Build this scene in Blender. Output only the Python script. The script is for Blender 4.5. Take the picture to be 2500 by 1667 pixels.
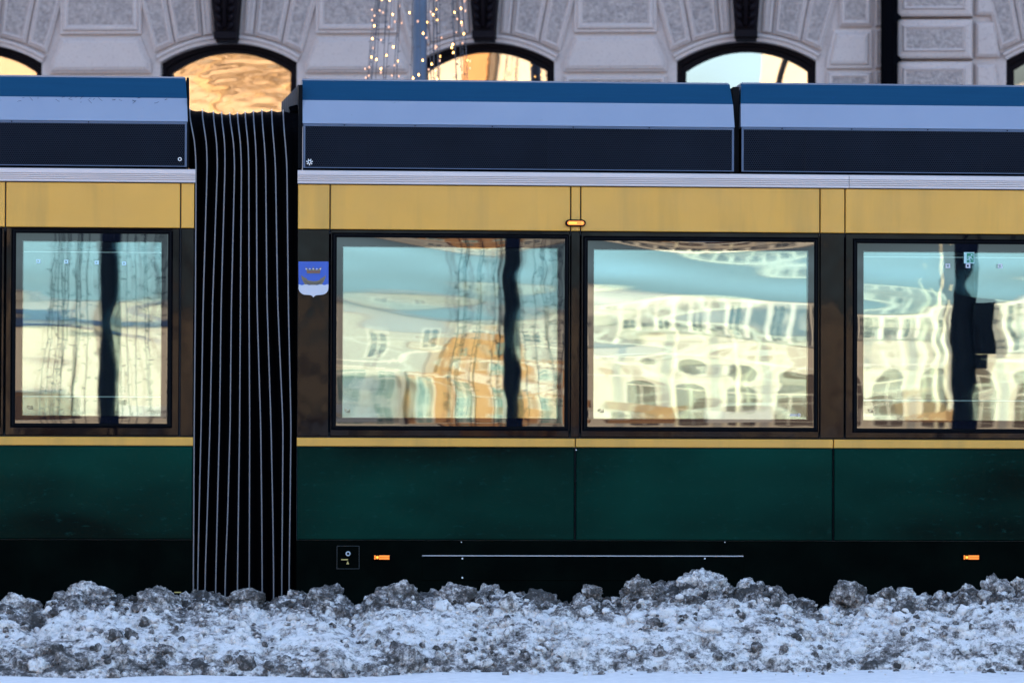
import bpy, math, random
import numpy as np
from mathutils import Vector, Matrix, noise as mnoise

for _o in list(bpy.data.objects):
    bpy.data.objects.remove(_o)
S = bpy.context.scene
C = S.collection
rad = math.radians

# ------------------------------------------------------------------ camera
CAM_A = rad(4.3)            # the optical axis is turned 4.3 degrees off the tram's normal
CAM_D = 25.0
CAM_H = 1.35
PIX = 10000.0               # focal length in pixels of a 2500 px wide frame (144 mm lens)
CAM_P = math.atan((1050 - 833.5) / PIX)
CAM_R = 0.0038
CAM_POS = Vector((-CAM_D * math.sin(CAM_A), -CAM_D * math.cos(CAM_A), CAM_H))
fw = Vector((math.sin(CAM_A) * math.cos(CAM_P), math.cos(CAM_A) * math.cos(CAM_P), math.sin(CAM_P)))
rt0 = Vector((math.cos(CAM_A), -math.sin(CAM_A), 0))
up0 = rt0.cross(fw)
RT = rt0 * math.cos(CAM_R) + up0 * math.sin(CAM_R)
UP = up0 * math.cos(CAM_R) - rt0 * math.sin(CAM_R)
cd = bpy.data.cameras.new('camera')
cam = bpy.data.objects.new('camera', cd)
C.objects.link(cam)
cam.matrix_world = Matrix(((RT.x, UP.x, -fw.x, CAM_POS.x), (RT.y, UP.y, -fw.y, CAM_POS.y),
                           (RT.z, UP.z, -fw.z, CAM_POS.z), (0, 0, 0, 1)))
cd.sensor_width = 36
cd.lens = 36 * PIX / 2500
cd.clip_start = 0.5
cd.clip_end = 3000
cd.dof.use_dof = True
cd.dof.focus_distance = 25.0
cd.dof.aperture_fstop = 4.6
cd.dof.aperture_blades = 9
S.camera = cam

# ------------------------------------------------------------------ world, sun, exposure
SUN_EL, SUN_AZ = rad(11.0), rad(12.0)
w = bpy.data.worlds.new('World')
S.world = w
w.use_nodes = True
wn = w.node_tree.nodes
wn.clear()
sky = wn.new('ShaderNodeTexSky')
sky.sky_type = 'NISHITA'
sky.sun_disc = False
sky.sun_elevation = SUN_EL
sky.sun_rotation = -SUN_AZ
sky.altitude = 0
sky.air_density = 0.74
sky.dust_density = 3.6
sky.ozone_density = 1.8
bg = wn.new('ShaderNodeBackground')
bg.inputs['Strength'].default_value = 0.15
wo = wn.new('ShaderNodeOutputWorld')
w.node_tree.links.new(sky.outputs[0], bg.inputs[0])
w.node_tree.links.new(bg.outputs[0], wo.inputs[0])
sl = bpy.data.lights.new('sun', 'SUN')
sl.energy = 2.9
sl.angle = rad(0.53)
sl.color = (1.0, 0.77, 0.52)
sun = bpy.data.objects.new('sun', sl)
C.objects.link(sun)
sun.rotation_euler = (-(math.pi / 2 - SUN_EL), 0, SUN_AZ)
sun.location = (0, 60, 60)
S.view_settings.view_transform = 'Standard'
S.view_settings.look = 'None'
S.view_settings.exposure = 2.95
S.view_settings.gamma = 1.0
S.view_settings.use_curve_mapping = False
S.cycles.max_bounces = 10
S.cycles.glossy_bounces = 6
S.cycles.transparent_max_bounces = 12
S.cycles.caustics_reflective = False
S.cycles.caustics_refractive = False
S.cycles.blur_glossy = 0.3


# ------------------------------------------------------------------ where a measured picture point lies
def ray(px, py):
    d = fw * PIX + RT * (px - 1250) - UP * (py - 833.5)
    return d.normalized()


def onplane(px, py, yv=0.0):
    """point of the plane y = yv behind a point of the 2500 px photograph"""
    d = ray(px, py)
    t = (yv - CAM_POS.y) / d.y
    return CAM_POS + d * t


K = 2500 / 2352.0


def X(q, yv=0.0):
    return onplane(q * K, 740 * K, yv).x


def Z(q, yv=0.0):
    return onplane(1176 * K, q * K, yv).z


def P(qx, qy, yv=0.0):
    p = onplane(qx * K, qy * K, yv)
    return (p.x, p.z)


def mirror_x(px, yv):
    """x at depth yv (behind the photographer) that a flat tram pane shows at column px"""
    a = CAM_A + math.atan((px - 1250) / PIX)
    return CAM_POS.x + math.tan(a) * (abs(yv) - CAM_POS.y)


def mirror_z(py, yv):
    return CAM_H + (1050 - py) / PIX * (abs(yv) - CAM_POS.y)


# ------------------------------------------------------------------ mesh builder
class MB:
    def __init__(self):
        self.v = []
        self.f = []
        self.m = []

    def add(self, vs, fs, m=0):
        o = len(self.v)
        self.v += [tuple(a) for a in vs]
        self.f += [tuple(i + o for i in f) for f in fs]
        self.m += [m] * len(fs)
        return self

    def box(self, x0, x1, y0, y1, z0, z1, m=0):
        vs = [(x0, y0, z0), (x1, y0, z0), (x1, y1, z0), (x0, y1, z0), (x0, y0, z1), (x1, y0, z1), (x1, y1, z1), (x0, y1, z1)]
        fs = [(0, 3, 2, 1), (4, 5, 6, 7), (0, 1, 5, 4), (1, 2, 6, 5), (2, 3, 7, 6), (3, 0, 4, 7)]
        return self.add(vs, fs, m)

    def plate(self, x0, x1, z0, z1, yf, yb, b=0.003, m=0):
        """upright plate facing -y with chamfered front edges"""
        o = [(x0, z0), (x1, z0), (x1, z1), (x0, z1)]
        n = [(x0 + b, z0 + b), (x1 - b, z0 + b), (x1 - b, z1 - b), (x0 + b, z1 - b)]
        vs = [(a, yb, c) for a, c in o] + [(a, yf + b, c) for a, c in o] + [(a, yf, c) for a, c in n]
        fs = [(3, 2, 1, 0), (8, 9, 10, 11)]
        for i in range(4):
            j = (i + 1) % 4
            fs += [(i, j, 4 + j, 4 + i), (4 + i, 4 + j, 8 + j, 8 + i)]
        return self.add(vs, fs, m)

    def ring(self, o, n, yf, yb, b=0.004, m=0):
        """rectangular frame o=(x0,x1,z0,z1) round the hole n, facing -y"""
        def r(t, d):
            x0, x1, z0, z1 = t
            return [(x0 + d, z0 + d), (x1 - d, z0 + d), (x1 - d, z1 - d), (x0 + d, z1 - d)]
        loops = [[(a, yb, c) for a, c in r(o, 0)], [(a, yf + b, c) for a, c in r(o, 0)], [(a, yf, c) for a, c in r(o, b)],
                 [(a, yf, c) for a, c in r(n, -b)], [(a, yf + b, c) for a, c in r(n, 0)], [(a, yb, c) for a, c in r(n, 0)]]
        vs = [p for L in loops for p in L]
        fs = []
        for k in range(6):
            k2 = (k + 1) % 6
            for i in range(4):
                j = (i + 1) % 4
                fs.append((k * 4 + i, k * 4 + j, k2 * 4 + j, k2 * 4 + i))
        return self.add(vs, fs, m)

    def poly(self, pts, yf, yb, m=0):
        """extruded outline of (x, z) points, front face at yf"""
        n = len(pts)
        vs = [(a, yf, c) for a, c in pts] + [(a, yb, c) for a, c in pts]
        fs = [tuple(range(n)), tuple(range(2 * n - 1, n - 1, -1))]
        for i in range(n):
            j = (i + 1) % n
            fs.append((i, n + i, n + j, j))
        return self.add(vs, fs, m)

    def sweep(self, prof, x0, x1, m=0, closed=True):
        """profile of (y, z) points drawn out along x"""
        n = len(prof)
        vs = [(x0, a, c) for a, c in prof] + [(x1, a, c) for a, c in prof]
        fs = []
        for i in range(n if closed else n - 1):
            j = (i + 1) % n
            fs.append((i, j, n + j, n + i))
        if closed:
            fs += [tuple(range(n - 1, -1, -1)), tuple(range(n, 2 * n))]
        return self.add(vs, fs, m)

    def tube(self, pts, r, n=6, m=0, cap=True):
        pts = [Vector(p) for p in pts]
        rs = r if isinstance(r, (list, tuple)) else [r] * len(pts)
        vs, fs = [], []
        for k, p in enumerate(pts):
            t = (pts[min(k + 1, len(pts) - 1)] - pts[max(k - 1, 0)]).normalized()
            a = t.cross(Vector((0, 0, 1)) if abs(t.z) < 0.9 else Vector((1, 0, 0))).normalized()
            b = t.cross(a)
            for i in range(n):
                an = 2 * math.pi * i / n
                vs.append(p + (a * math.cos(an) + b * math.sin(an)) * rs[k])
        for k in range(len(pts) - 1):
            for i in range(n):
                j = (i + 1) % n
                fs.append((k * n + i, k * n + j, (k + 1) * n + j, (k + 1) * n + i))
        if cap:
            fs += [tuple(range(n - 1, -1, -1)), tuple(range((len(pts) - 1) * n, len(pts) * n))]
        return self.add(vs, fs, m)

    def disc(self, x, z, r, yf, yb, n=16, m=0, sx=1.0):
        return self.poly([(x + r * sx * math.cos(2 * math.pi * i / n), z + r * math.sin(2 * math.pi * i / n)) for i in range(n)], yf, yb, m)

    def build(self, name, mats, parent=None, smooth=False, fix=True):
        me = bpy.data.meshes.new(name)
        me.from_pydata(self.v, [], self.f)
        for mm in (mats if isinstance(mats, (list, tuple)) else [mats]):
            me.materials.append(mm)
        if len(me.materials) > 1:
            me.polygons.foreach_set('material_index', self.m)
        if fix:
            import bmesh
            bm = bmesh.new()
            bm.from_mesh(me)
            bmesh.ops.recalc_face_normals(bm, faces=bm.faces)
            bm.to_mesh(me)
            bm.free()
        if smooth:
            me.polygons.foreach_set('use_smooth', [True] * len(me.polygons))
        me.update()
        return link(name, me, parent)


def link(name, me, parent=None):
    o = bpy.data.objects.new(name, me)
    C.objects.link(o)
    if parent is not None:
        o.parent = parent
    return o


def tag(o, label=None, cat=None, group=None, kind=None):
    for k, v in (('label', label), ('category', cat), ('group', group), ('kind', kind)):
        if v:
            o[k] = v
    return o


def thing(name, label, cat, loc=(0, 0, 0), rz=0.0, group=None):
    o = bpy.data.objects.new(name, None)
    C.objects.link(o)
    o.location = loc
    o.rotation_euler = (0, 0, rz)
    o.empty_display_size = 0.2
    return tag(o, label, cat, group)


# ------------------------------------------------------------------ materials
class NT:
    def __init__(self, name):
        self.mat = bpy.data.materials.new(name)
        self.mat.use_nodes = True
        self.t = self.mat.node_tree
        self.t.nodes.clear()
        self.out = self.t.nodes.new('ShaderNodeOutputMaterial')
        self._co = None

    def n(self, typ, **kw):
        nd = self.t.nodes.new('ShaderNode' + typ)
        for k, v in kw.items():
            setattr(nd, k, v)
        return nd

    def l(self, a, b):
        self.t.links.new(a, b)

    def co(self, scale=(1, 1, 1)):
        if self._co is None:
            self._co = self.n('TexCoord').outputs['Object']
        m = self.n('Mapping')
        m.inputs['Scale'].default_value = scale
        self.l(self._co, m.inputs[0])
        return m.outputs[0]

    def noise(self, scale, detail=4, rough=0.55, stretch=(1, 1, 1), dist=0.0):
        nd = self.n('TexNoise')
        nd.inputs['Scale'].default_value = scale
        nd.inputs['Detail'].default_value = detail
        nd.inputs['Roughness'].default_value = rough
        nd.inputs['Distortion'].default_value = dist
        self.l(self.co(stretch), nd.inputs['Vector'])
        return nd.outputs['Fac']

    def ramp(self, fac, stops):
        r = self.n('ValToRGB')
        e = r.color_ramp.elements
        while len(e) < len(stops):
            e.new(0.5)
        for i, (p, c) in enumerate(stops):
            e[i].position = p
            e[i].color = (c, c, c, 1) if not isinstance(c, (tuple, list)) else (*c, 1)
        self.l(fac, r.inputs[0])
        return r.outputs[0]

    def mix(self, fac, a, b, mode='MIX'):
        m = self.n('Mix', data_type='RGBA', blend_type=mode)
        for s, v in ((m.inputs[0], fac), (m.inputs[6], a), (m.inputs[7], b)):
            if isinstance(v, (int, float)):
                s.default_value = v
            elif isinstance(v, (tuple, list)):
                s.default_value = (*v, 1)
            else:
                self.l(v, s)
        return m.outputs[2]

    def bump(self, h, strength=0.3, dist=0.01, normal=None):
        b = self.n('Bump')
        b.inputs['Strength'].default_value = strength
        b.inputs['Distance'].default_value = dist
        self.l(h, b.inputs['Height'])
        if normal is not None:
            self.l(normal, b.inputs['Normal'])
        return b.outputs[0]

    def bsdf(self, color, rough=0.5, metal=0.0, ior=1.5, normal=None, emis=None, estr=0.0, coat=0.0):
        p = self.n('BsdfPrincipled')
        for key, v in (('Base Color', color), ('Roughness', rough), ('Metallic', metal)):
            if isinstance(v, (int, float)):
                p.inputs[key].default_value = v
            elif isinstance(v, (tuple, list)):
                p.inputs[key].default_value = (*v, 1)
            else:
                self.l(v, p.inputs[key])
        p.inputs['IOR'].default_value = ior
        if coat:
            p.inputs['Coat Weight'].default_value = coat
            p.inputs['Coat Roughness'].default_value = 0.04
        if normal is not None:
            self.l(normal, p.inputs['Normal'])
        if emis is not None:
            p.inputs['Emission Color'].default_value = (*emis, 1)
            p.inputs['Emission Strength'].default_value = estr
        self.l(p.outputs[0], self.out.inputs[0])
        return self.mat


def plain(name, col, rough=0.5, metal=0.0, ior=1.5, var=0.15, scale=6.0, emis=None, estr=0.0):
    t = NT(name)
    c = t.mix(t.noise(scale, 5), tuple(a * (1 - var) for a in col), tuple(min(1, a * (1 + var)) for a in col))
    return t.bsdf(c, rough, metal, ior, emis=emis, estr=estr)


def make_materials():
    M = {}
    # yellow enamel with road film running down it
    t = NT('yellow_paint')
    streak = t.ramp(t.noise(3.0, 5, 0.6, (1.6, 1, 0.18)), [(0.48, 0.0), (0.80, 0.85)])
    overlay = t.ramp(t.noise(2.2, 6, 0.6), [(0.35, 0.0), (0.75, 1.0)])
    c = t.mix(overlay, (0.60, 0.27, 0.020), (0.52, 0.24, 0.024))
    c = t.mix(streak, c, (0.36, 0.18, 0.018))
    sp = t.ramp(t.noise(55, 3, 0.7), [(0.70, 0.0), (0.76, 1.0)])
    c = t.mix(sp, c, (0.30, 0.18, 0.05))
    M['yellow'] = t.bsdf(c, t.ramp(t.noise(5, 4), [(0.3, 0.32), (0.7, 0.5)]), normal=t.bump(t.noise(1.1, 2), 0.12, 0.02))
    # black gloss enamel of the window band
    t = NT('black_gloss_paint')
    overlay = t.ramp(t.noise(7, 6, 0.65), [(0.4, 0.0), (0.8, 1.0)])
    c = t.mix(overlay, (0.0015, 0.0015, 0.003), (0.005, 0.0035, 0.0045))
    n1 = t.bump(t.noise(2.6, 2, 0.4, (1.6, 1, 1)), 0.30, 0.01)
    n2 = n1
    M['black_gloss'] = t.bsdf(c, t.ramp(t.noise(4, 5), [(0.3, 0.03), (0.7, 0.08)]), ior=1.24, normal=n2)
    M['rubber'] = plain('black_rubber', (0.002, 0.002, 0.003), 0.6, ior=1.15)
    # dark green enamel
    t = NT('green_paint')
    overlay = t.ramp(t.noise(0.7, 3, 0.5, (0.6, 1, 1.5)), [(0.38, 0.0), (0.66, 1.0)])  # broad soft reflections on the panels, laid into the green as colour
    c = t.mix(overlay, (0.0002, 0.0045, 0.0033), (0.0008, 0.035, 0.0235))
    dust = t.ramp(t.noise(40, 5, 0.7, (0.35, 1, 1)), [(0.58, 0.0), (0.8, 1.0)])
    c = t.mix(dust, c, (0.006, 0.042, 0.034))
    n1 = t.bump(t.noise(1.0, 2, 0.4), 0.5, 0.03)
    M['green'] = t.bsdf(c, t.ramp(t.noise(2, 4), [(0.3, 0.18), (0.7, 0.34)]), ior=1.09, normal=n1)
    t = NT('skirt_paint')
    c = t.mix(t.ramp(t.noise(3, 6, 0.6), [(0.4, 0.0), (0.8, 1.0)]), (0.0008, 0.0016, 0.0013), (0.0018, 0.0040, 0.0028))
    M['skirt'] = t.bsdf(c, 0.62, ior=1.05)
    # anodised trim
    t = NT('aluminium_trim')
    c = t.mix(t.noise(4, 5, 0.6, (0.3, 1, 2)), (0.40, 0.335, 0.325), (0.50, 0.42, 0.41))
    M['trim'] = t.bsdf(c, 0.42, 0.25)
    M['rib'] = plain('aluminium_rib', (0.11, 0.105, 0.115), 0.4, 0.3, var=0.2, scale=3)
    M['fabric'] = plain('bellows_rubber_fabric', (0.0012, 0.0012, 0.0018), 0.7, ior=1.06, var=0.4)
    M['fabric_grey'] = plain('weathered_louvre_metal', (0.055, 0.045, 0.045), 0.5, var=0.3)
    # roof fairings
    t = NT('pale_blue_fairing')
    sp = t.ramp(t.noise(26, 5, 0.75, (0.5, 1, 1)), [(0.66, 0.0), (0.74, 1.0)])
    c = t.mix(t.noise(2.5, 5), (0.175, 0.195, 0.26), (0.22, 0.24, 0.30))
    c = t.mix(sp, c, (0.14, 0.14, 0.17))
    M['pale'] = t.bsdf(c, 0.4)
    t = NT('sky_tinted_fairing')  # deep sky mirrored in the brushed upper face is put into this base colour
    br = t.noise(60, 4, 0.6, (0.05, 1, 1))
    c = t.mix(br, (0.002, 0.034, 0.076), (0.004, 0.047, 0.10))
    sp = t.ramp(t.noise(30, 4, 0.7, (0.4, 1, 1)), [(0.68, 0.0), (0.74, 1.0)])
    c = t.mix(sp, c, (0.006, 0.04, 0.12))
    M['blue'] = t.bsdf(c, 0.42, ior=1.22)
    M['grille'] = plain('grille_steel', (0.012, 0.015, 0.024), 0.55, 0.0, ior=1.15, var=0.5, scale=2.2)
    M['flange'] = plain('grille_flange', (0.04, 0.06, 0.105), 0.45, var=0.2)
    M['grille_back'] = plain('grille_backing', (0.001, 0.0016, 0.004), 0.8, ior=1.05, var=0.8, scale=3)
    M['dark'] = plain('dark_recess', (0.0015, 0.0015, 0.002), 0.8, ior=1.08)
    M['interior'] = plain('interior_lining', (0.012, 0.016, 0.024), 0.6)
    M['steel'] = plain('bright_bolt_steel', (0.55, 0.56, 0.6), 0.35, 0.6)
    M['edge_strip'] = plain('bright_hatch_edge', (0.36, 0.34, 0.36), 0.4, 0.3)
    M['mark_yellow'] = plain('yellow_mark', (0.50, 0.34, 0.10), 0.5)
    # glass
    t = NT('outer_glass')
    tr = t.n('BsdfTransparent')
    tr.inputs[0].default_value = (0.80, 0.93, 0.92, 1)
    gl = t.n('BsdfGlossy')
    gl.inputs['Roughness'].default_value = 0.0
    gl.inputs['Color'].default_value = (0.61, 0.84, 0.99, 1)
    mx = t.n('MixShader')
    mx.inputs[0].default_value = 0.23
    t.l(tr.outputs[0], mx.inputs[1]); t.l(gl.outputs[0], mx.inputs[2]); t.l(mx.outputs[0], t.out.inputs[0])
    M['glass'] = t.mat
    t = NT('inner_glass')
    tr = t.n('BsdfTransparent')
    tr.inputs[0].default_value = (0.35, 0.42, 0.45, 1)
    gl = t.n('BsdfGlossy')
    gl.inputs['Roughness'].default_value = 0.012
    gl.inputs['Color'].default_value = (0.64, 0.83, 0.97, 1)
    mx = t.n('MixShader')
    mx.inputs[0].default_value = 0.36
    t.l(tr.outputs[0], mx.inputs[1]); t.l(gl.outputs[0], mx.inputs[2]); t.l(mx.outputs[0], t.out.inputs[0])
    M['glass_in'] = t.mat
    t = NT('frit_glass')
    M['frit'] = t.bsdf((0.003, 0.004, 0.008), 0.0, ior=1.82)
    t.mat.node_tree.nodes['Principled BSDF'].inputs['Specular Tint'].default_value = (0.74, 0.86, 1.0, 1)
    # facade window: coated old glass
    t = NT('shop_window_glass')
    tr = t.n('BsdfTransparent')
    tr.inputs[0].default_value = (0.4, 0.42, 0.42, 1)
    gl = t.n('BsdfGlossy')
    gl.inputs['Roughness'].default_value = 0.0
    gl.inputs['Color'].default_value = (0.95, 0.97, 1.0, 1)
    mx = t.n('MixShader')
    mx.inputs[0].default_value = 0.40
    t.l(tr.outputs[0], mx.inputs[1]); t.l(gl.outputs[0], mx.inputs[2]); t.l(mx.outputs[0], t.out.inputs[0])
    M['shop_glass'] = t.mat
    # stone
    t = NT('smooth_limestone')
    c = t.mix(t.noise(2.5, 6, 0.6), (0.41, 0.30, 0.262), (0.49, 0.365, 0.315))
    c = t.mix(t.ramp(t.noise(30, 4), [(0.55, 0.0), (0.8, 1.0)]), c, (0.29, 0.21, 0.19))
    M['stone'] = t.bsdf(c, 0.8, normal=t.bump(t.noise(60, 3), 0.3, 0.004))
    t = NT('hammered_limestone')
    nz = t.noise(22, 5, 0.7)
    c = t.mix(t.ramp(nz, [(0.36, 0.0), (0.62, 1.0)]), (0.27, 0.20, 0.18), (0.49, 0.365, 0.315))
    M['rough_stone'] = t.bsdf(c, 0.85, normal=t.bump(nz, 1.0, 0.05))
    M['iron'] = plain('dark_cast_iron', (0.006, 0.0035, 0.005), 0.6, ior=1.15, var=0.4)
    M['pipe'] = plain('black_downpipe_paint', (0.0012, 0.0012, 0.002), 0.6, ior=1.08)
    M['room'] = plain('unlit_room', (0.02, 0.018, 0.016), 0.9)
    M['pole'] = plain('blue_grey_pole_paint', (0.05, 0.065, 0.10), 0.42, 0.1, var=0.4, scale=3)
    M['wire'] = plain('wire_sheath', (0.045, 0.04, 0.05), 0.5)
    M['bulb'] = plain('warm_bulb', (0.8, 0.5, 0.2), 0.4, emis=(1.0, 0.50, 0.13), estr=1.7)
    M['bulb_dim'] = plain('dim_bulb', (0.8, 0.5, 0.3), 0.4, emis=(1.0, 0.46, 0.26), estr=0.22)
    M['amber'] = plain('amber_lens', (0.75, 0.22, 0.02), 0.25, emis=(1.0, 0.20, 0.012), estr=0.10)
    M['amber_hot'] = plain('amber_lamp_core', (0.9, 0.4, 0.04), 0.25, emis=(1.0, 0.40, 0.02), estr=0.22)
    M['tube'] = plain('cabin_light_tube', (0.8, 0.85, 0.85), 0.4, emis=(0.85, 1.0, 1.0), estr=0.10)
    M['white'] = plain('white_film', (0.46, 0.43, 0.46), 0.45, var=0.06)
    M['crest_blue'] = plain('crest_blue', (0.004, 0.055, 0.32), 0.4, var=0.1)
    M['crest_brown'] = plain('crest_brown', (0.13, 0.095, 0.05), 0.45, var=0.1)
    M['crest_dark'] = plain('crest_outline', (0.01, 0.012, 0.03), 0.45)
    M['crest_red'] = plain('crest_red', (0.16, 0.035, 0.03), 0.45)
    M['sign_green'] = plain('exit_green', (0.0, 0.15, 0.075), 0.4)
    M['sign_pale'] = plain('exit_pale', (0.30, 0.46, 0.44), 0.4)
    # far side of the square, sunlit
    M['cream'] = plain('cream_render', (0.38, 0.305, 0.225), 0.85, scale=0.5, var=0.08)
    M['pale_wall'] = plain('pale_render', (0.235, 0.205, 0.17), 0.85, scale=0.4, var=0.08)
    M['orange'] = plain('orange_render', (0.27, 0.125, 0.04), 0.85, scale=0.6, var=0.1)
    M['white_trim'] = plain('white_trim', (0.48, 0.41, 0.32), 0.8)
    M['dark_glass'] = plain('dark_window_glass', (0.03, 0.04, 0.05), 0.15)
    M['sash'] = plain('green_sash', (0.10, 0.14, 0.11), 0.6)
    M['roof'] = plain('dark_roof_sheet', (0.05, 0.05, 0.055), 0.5)
    M['arch_brown'] = plain('brown_arch_door', (0.055, 0.03, 0.012), 0.7)  # even dark brown for arch panes, stall counters and a pipe
    M['bark'] = plain('golden_bark', (0.30, 0.18, 0.08), 0.85, scale=4, var=0.4)
    M['mast'] = plain('cream_mast', (0.66, 0.55, 0.36), 0.5)
    M['dark_post'] = plain('dark_post_paint', (0.004, 0.005, 0.009), 0.6, ior=1.1)
    # ground
    t = NT('packed_street_snow')
    c = t.mix(t.ramp(t.noise(0.7, 6, 0.6), [(0.35, 0.0), (0.7, 1.0)]), (0.34, 0.33, 0.33), (0.56, 0.55, 0.55))
    M['street'] = t.bsdf(c, 0.8, normal=t.bump(t.noise(8, 5), 0.4, 0.03))
    t = NT('trodden_snow')
    c = t.mix(t.ramp(t.noise(14, 6, 0.65), [(0.35, 0.0), (0.75, 1.0)]), (0.66, 0.59, 0.55), (0.82, 0.74, 0.69))
    M['trodden'] = t.bsdf(c, 0.8, normal=t.bump(t.noise(45, 5), 0.5, 0.01))
    return M


M = make_materials()

# ------------------------------------------------------------------ the street
g = MB()
g.add([(-900, -900, 0), (900, -900, 0), (900, 900, 0), (-900, 900, 0)], [(0, 1, 2, 3)])
tag(g.build('street', M['street'], fix=False), kind='structure')
g = MB()
NXS = 60
vs, fs = [], []
for i in range(NXS + 1):
    x = -9 + 22 * i / NXS
    vs += [(x, -14.0, 0.004), (x, -4.2, 0.004), (x, -2.6, 0.012 + 0.006 * math.sin(i * 1.7)), (x, -1.9, 0.03)]
for i in range(NXS):
    for k in range(3):
        a = i * 4 + k
        fs.append((a, a + 4, a + 5, a + 1))
g.add(vs, fs)
tag(g.build('snowy_pavement', M['trodden'], smooth=True, fix=False), kind='structure')

# ------------------------------------------------------------------ stone building beyond the tram
FA = -2 * CAM_A
FD = 52.6
F0 = (CAM_POS.x + FD * math.sin(CAM_A), CAM_POS.y + FD * math.cos(CAM_A), 0)
FS = 190.0
stone = thing('stone_building', 'pale grey rusticated stone building with arched windows behind the tram', 'building', F0, FA)


def U(px):
    return (px - 1250) / FS


def V(py):
    return CAM_H + (1050 - py) / FS


def inset(poly, d):
    """move every edge of a convex anticlockwise polygon inwards by d"""
    n = len(poly)
    L = []
    for i in range(n):
        a, b = Vector(poly[i]), Vector(poly[(i + 1) % n])
        t = (b - a).normalized()
        nrm = Vector((-t.y, t.x))
        L.append((a + nrm * d, t))
    out = []
    for i in range(n):
        p, t = L[i - 1]
        q, s = L[i]
        den = t.x * s.y - t.y * s.x
        k = ((q.x - p.x) * s.y - (q.y - p.y) * s.x) / den
        out.append((p.x + t.x * k, p.y + t.y * k))
    return out


def ccw(poly):
    ar = sum(poly[i][0] * poly[(i + 1) % len(poly)][1] - poly[(i + 1) % len(poly)][0] * poly[i][1] for i in range(len(poly)))
    return poly if ar > 0 else poly[::-1]


def block(pts, rough=True, y=0.0, steps=((0.012, 0.0), (0.014, 0.05), (0.03, 0.055), (0.045, 0.085), (0.07, 0.09), (0.09, 0.07)), mats=None):
    """moulded stone block given by its outline in picture points of the facade"""
    poly = ccw([(U(a), V(b)) for a, b in pts])
    b = MB()
    n = len(poly)
    vs, fs, ms = [], [], []
    for d, h in steps:
        vs += [(p[0], y - h, p[1]) for p in inset(poly, d)]
    for k in range(len(steps) - 1):
        for i in range(n):
            j = (i + 1) % n
            fs.append((k * n + i, k * n + j, (k + 1) * n + j, (k + 1) * n + i))
    b.add(vs, fs, 0)
    b.add(vs[-n:], [tuple(range(n))], 1 if rough else 0)
    return b.build('block', mats or [M['stone'], M['rough_stone']], stone, fix=False)


WC = [-84, 549, 1182, 1819, 2617]
HW, SPR, APX = 169.0, 150.0, 102.0
RAD = (HW * HW + (SPR - APX) ** 2) / (2 * (SPR - APX))


def arc_y(dx, grow=0.0):
    r = RAD + grow
    return APX + RAD - math.sqrt(max(r * r - dx * dx, 0.0))


NA = 20
TOPV, SILLY = V(-330), 620.0
wall = MB()
edges = [-3000] + [e for c in WC for e in (c - HW, c + HW)] + [5200]
for k in range(0, len(edges), 2):
    a, b = U(edges[k]), U(edges[k + 1])
    wall.add([(a, 0, 0), (b, 0, 0), (b, 0, TOPV), (a, 0, TOPV)], [(0, 1, 2, 3)])
for c in WC:
    a, b = U(c - HW), U(c + HW)
    wall.add([(a, 0, 0), (b, 0, 0), (b, 0, V(SILLY)), (a, 0, V(SILLY))], [(0, 1, 2, 3)])
    vs, fs = [], []
    for i in range(NA + 1):
        dx = -HW + 2 * HW * i / NA
        z = V(arc_y(dx))
        vs += [(U(c + dx), 0, TOPV), (U(c + dx), 0, z), (U(c + dx), 0.40, z)]
    for i in range(NA):
        q = i * 3
        fs += [(q, q + 1, q + 4, q + 3), (q + 1, q + 2, q + 5, q + 4)]
    wall.add(vs, fs)
    for s in (-1, 1):
        u = U(c + s * HW)
        wall.add([(u, 0, V(SILLY)), (u, 0.40, V(SILLY)), (u, 0.40, V(SPR)), (u, 0, V(SPR))], [(0, 1, 2, 3)])
wall.build('wall', M['stone'], stone, fix=False)
up = MB()
up.box(U(-3000), U(5200), 0.45, 14, 0, TOPV)
up.box(U(-3000), U(5200), 0.0, 14, TOPV, 17.0)
up.build('upper_storeys', M['stone'], stone)
cor = MB()
cor.sweep([(0.3, 16.6), (-0.25, 16.75), (-0.6, 17.0), (-0.7, 17.3), (0.3, 17.3)], U(-3000), U(5200))
cor.build('cornice', M['stone'], stone)

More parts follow.
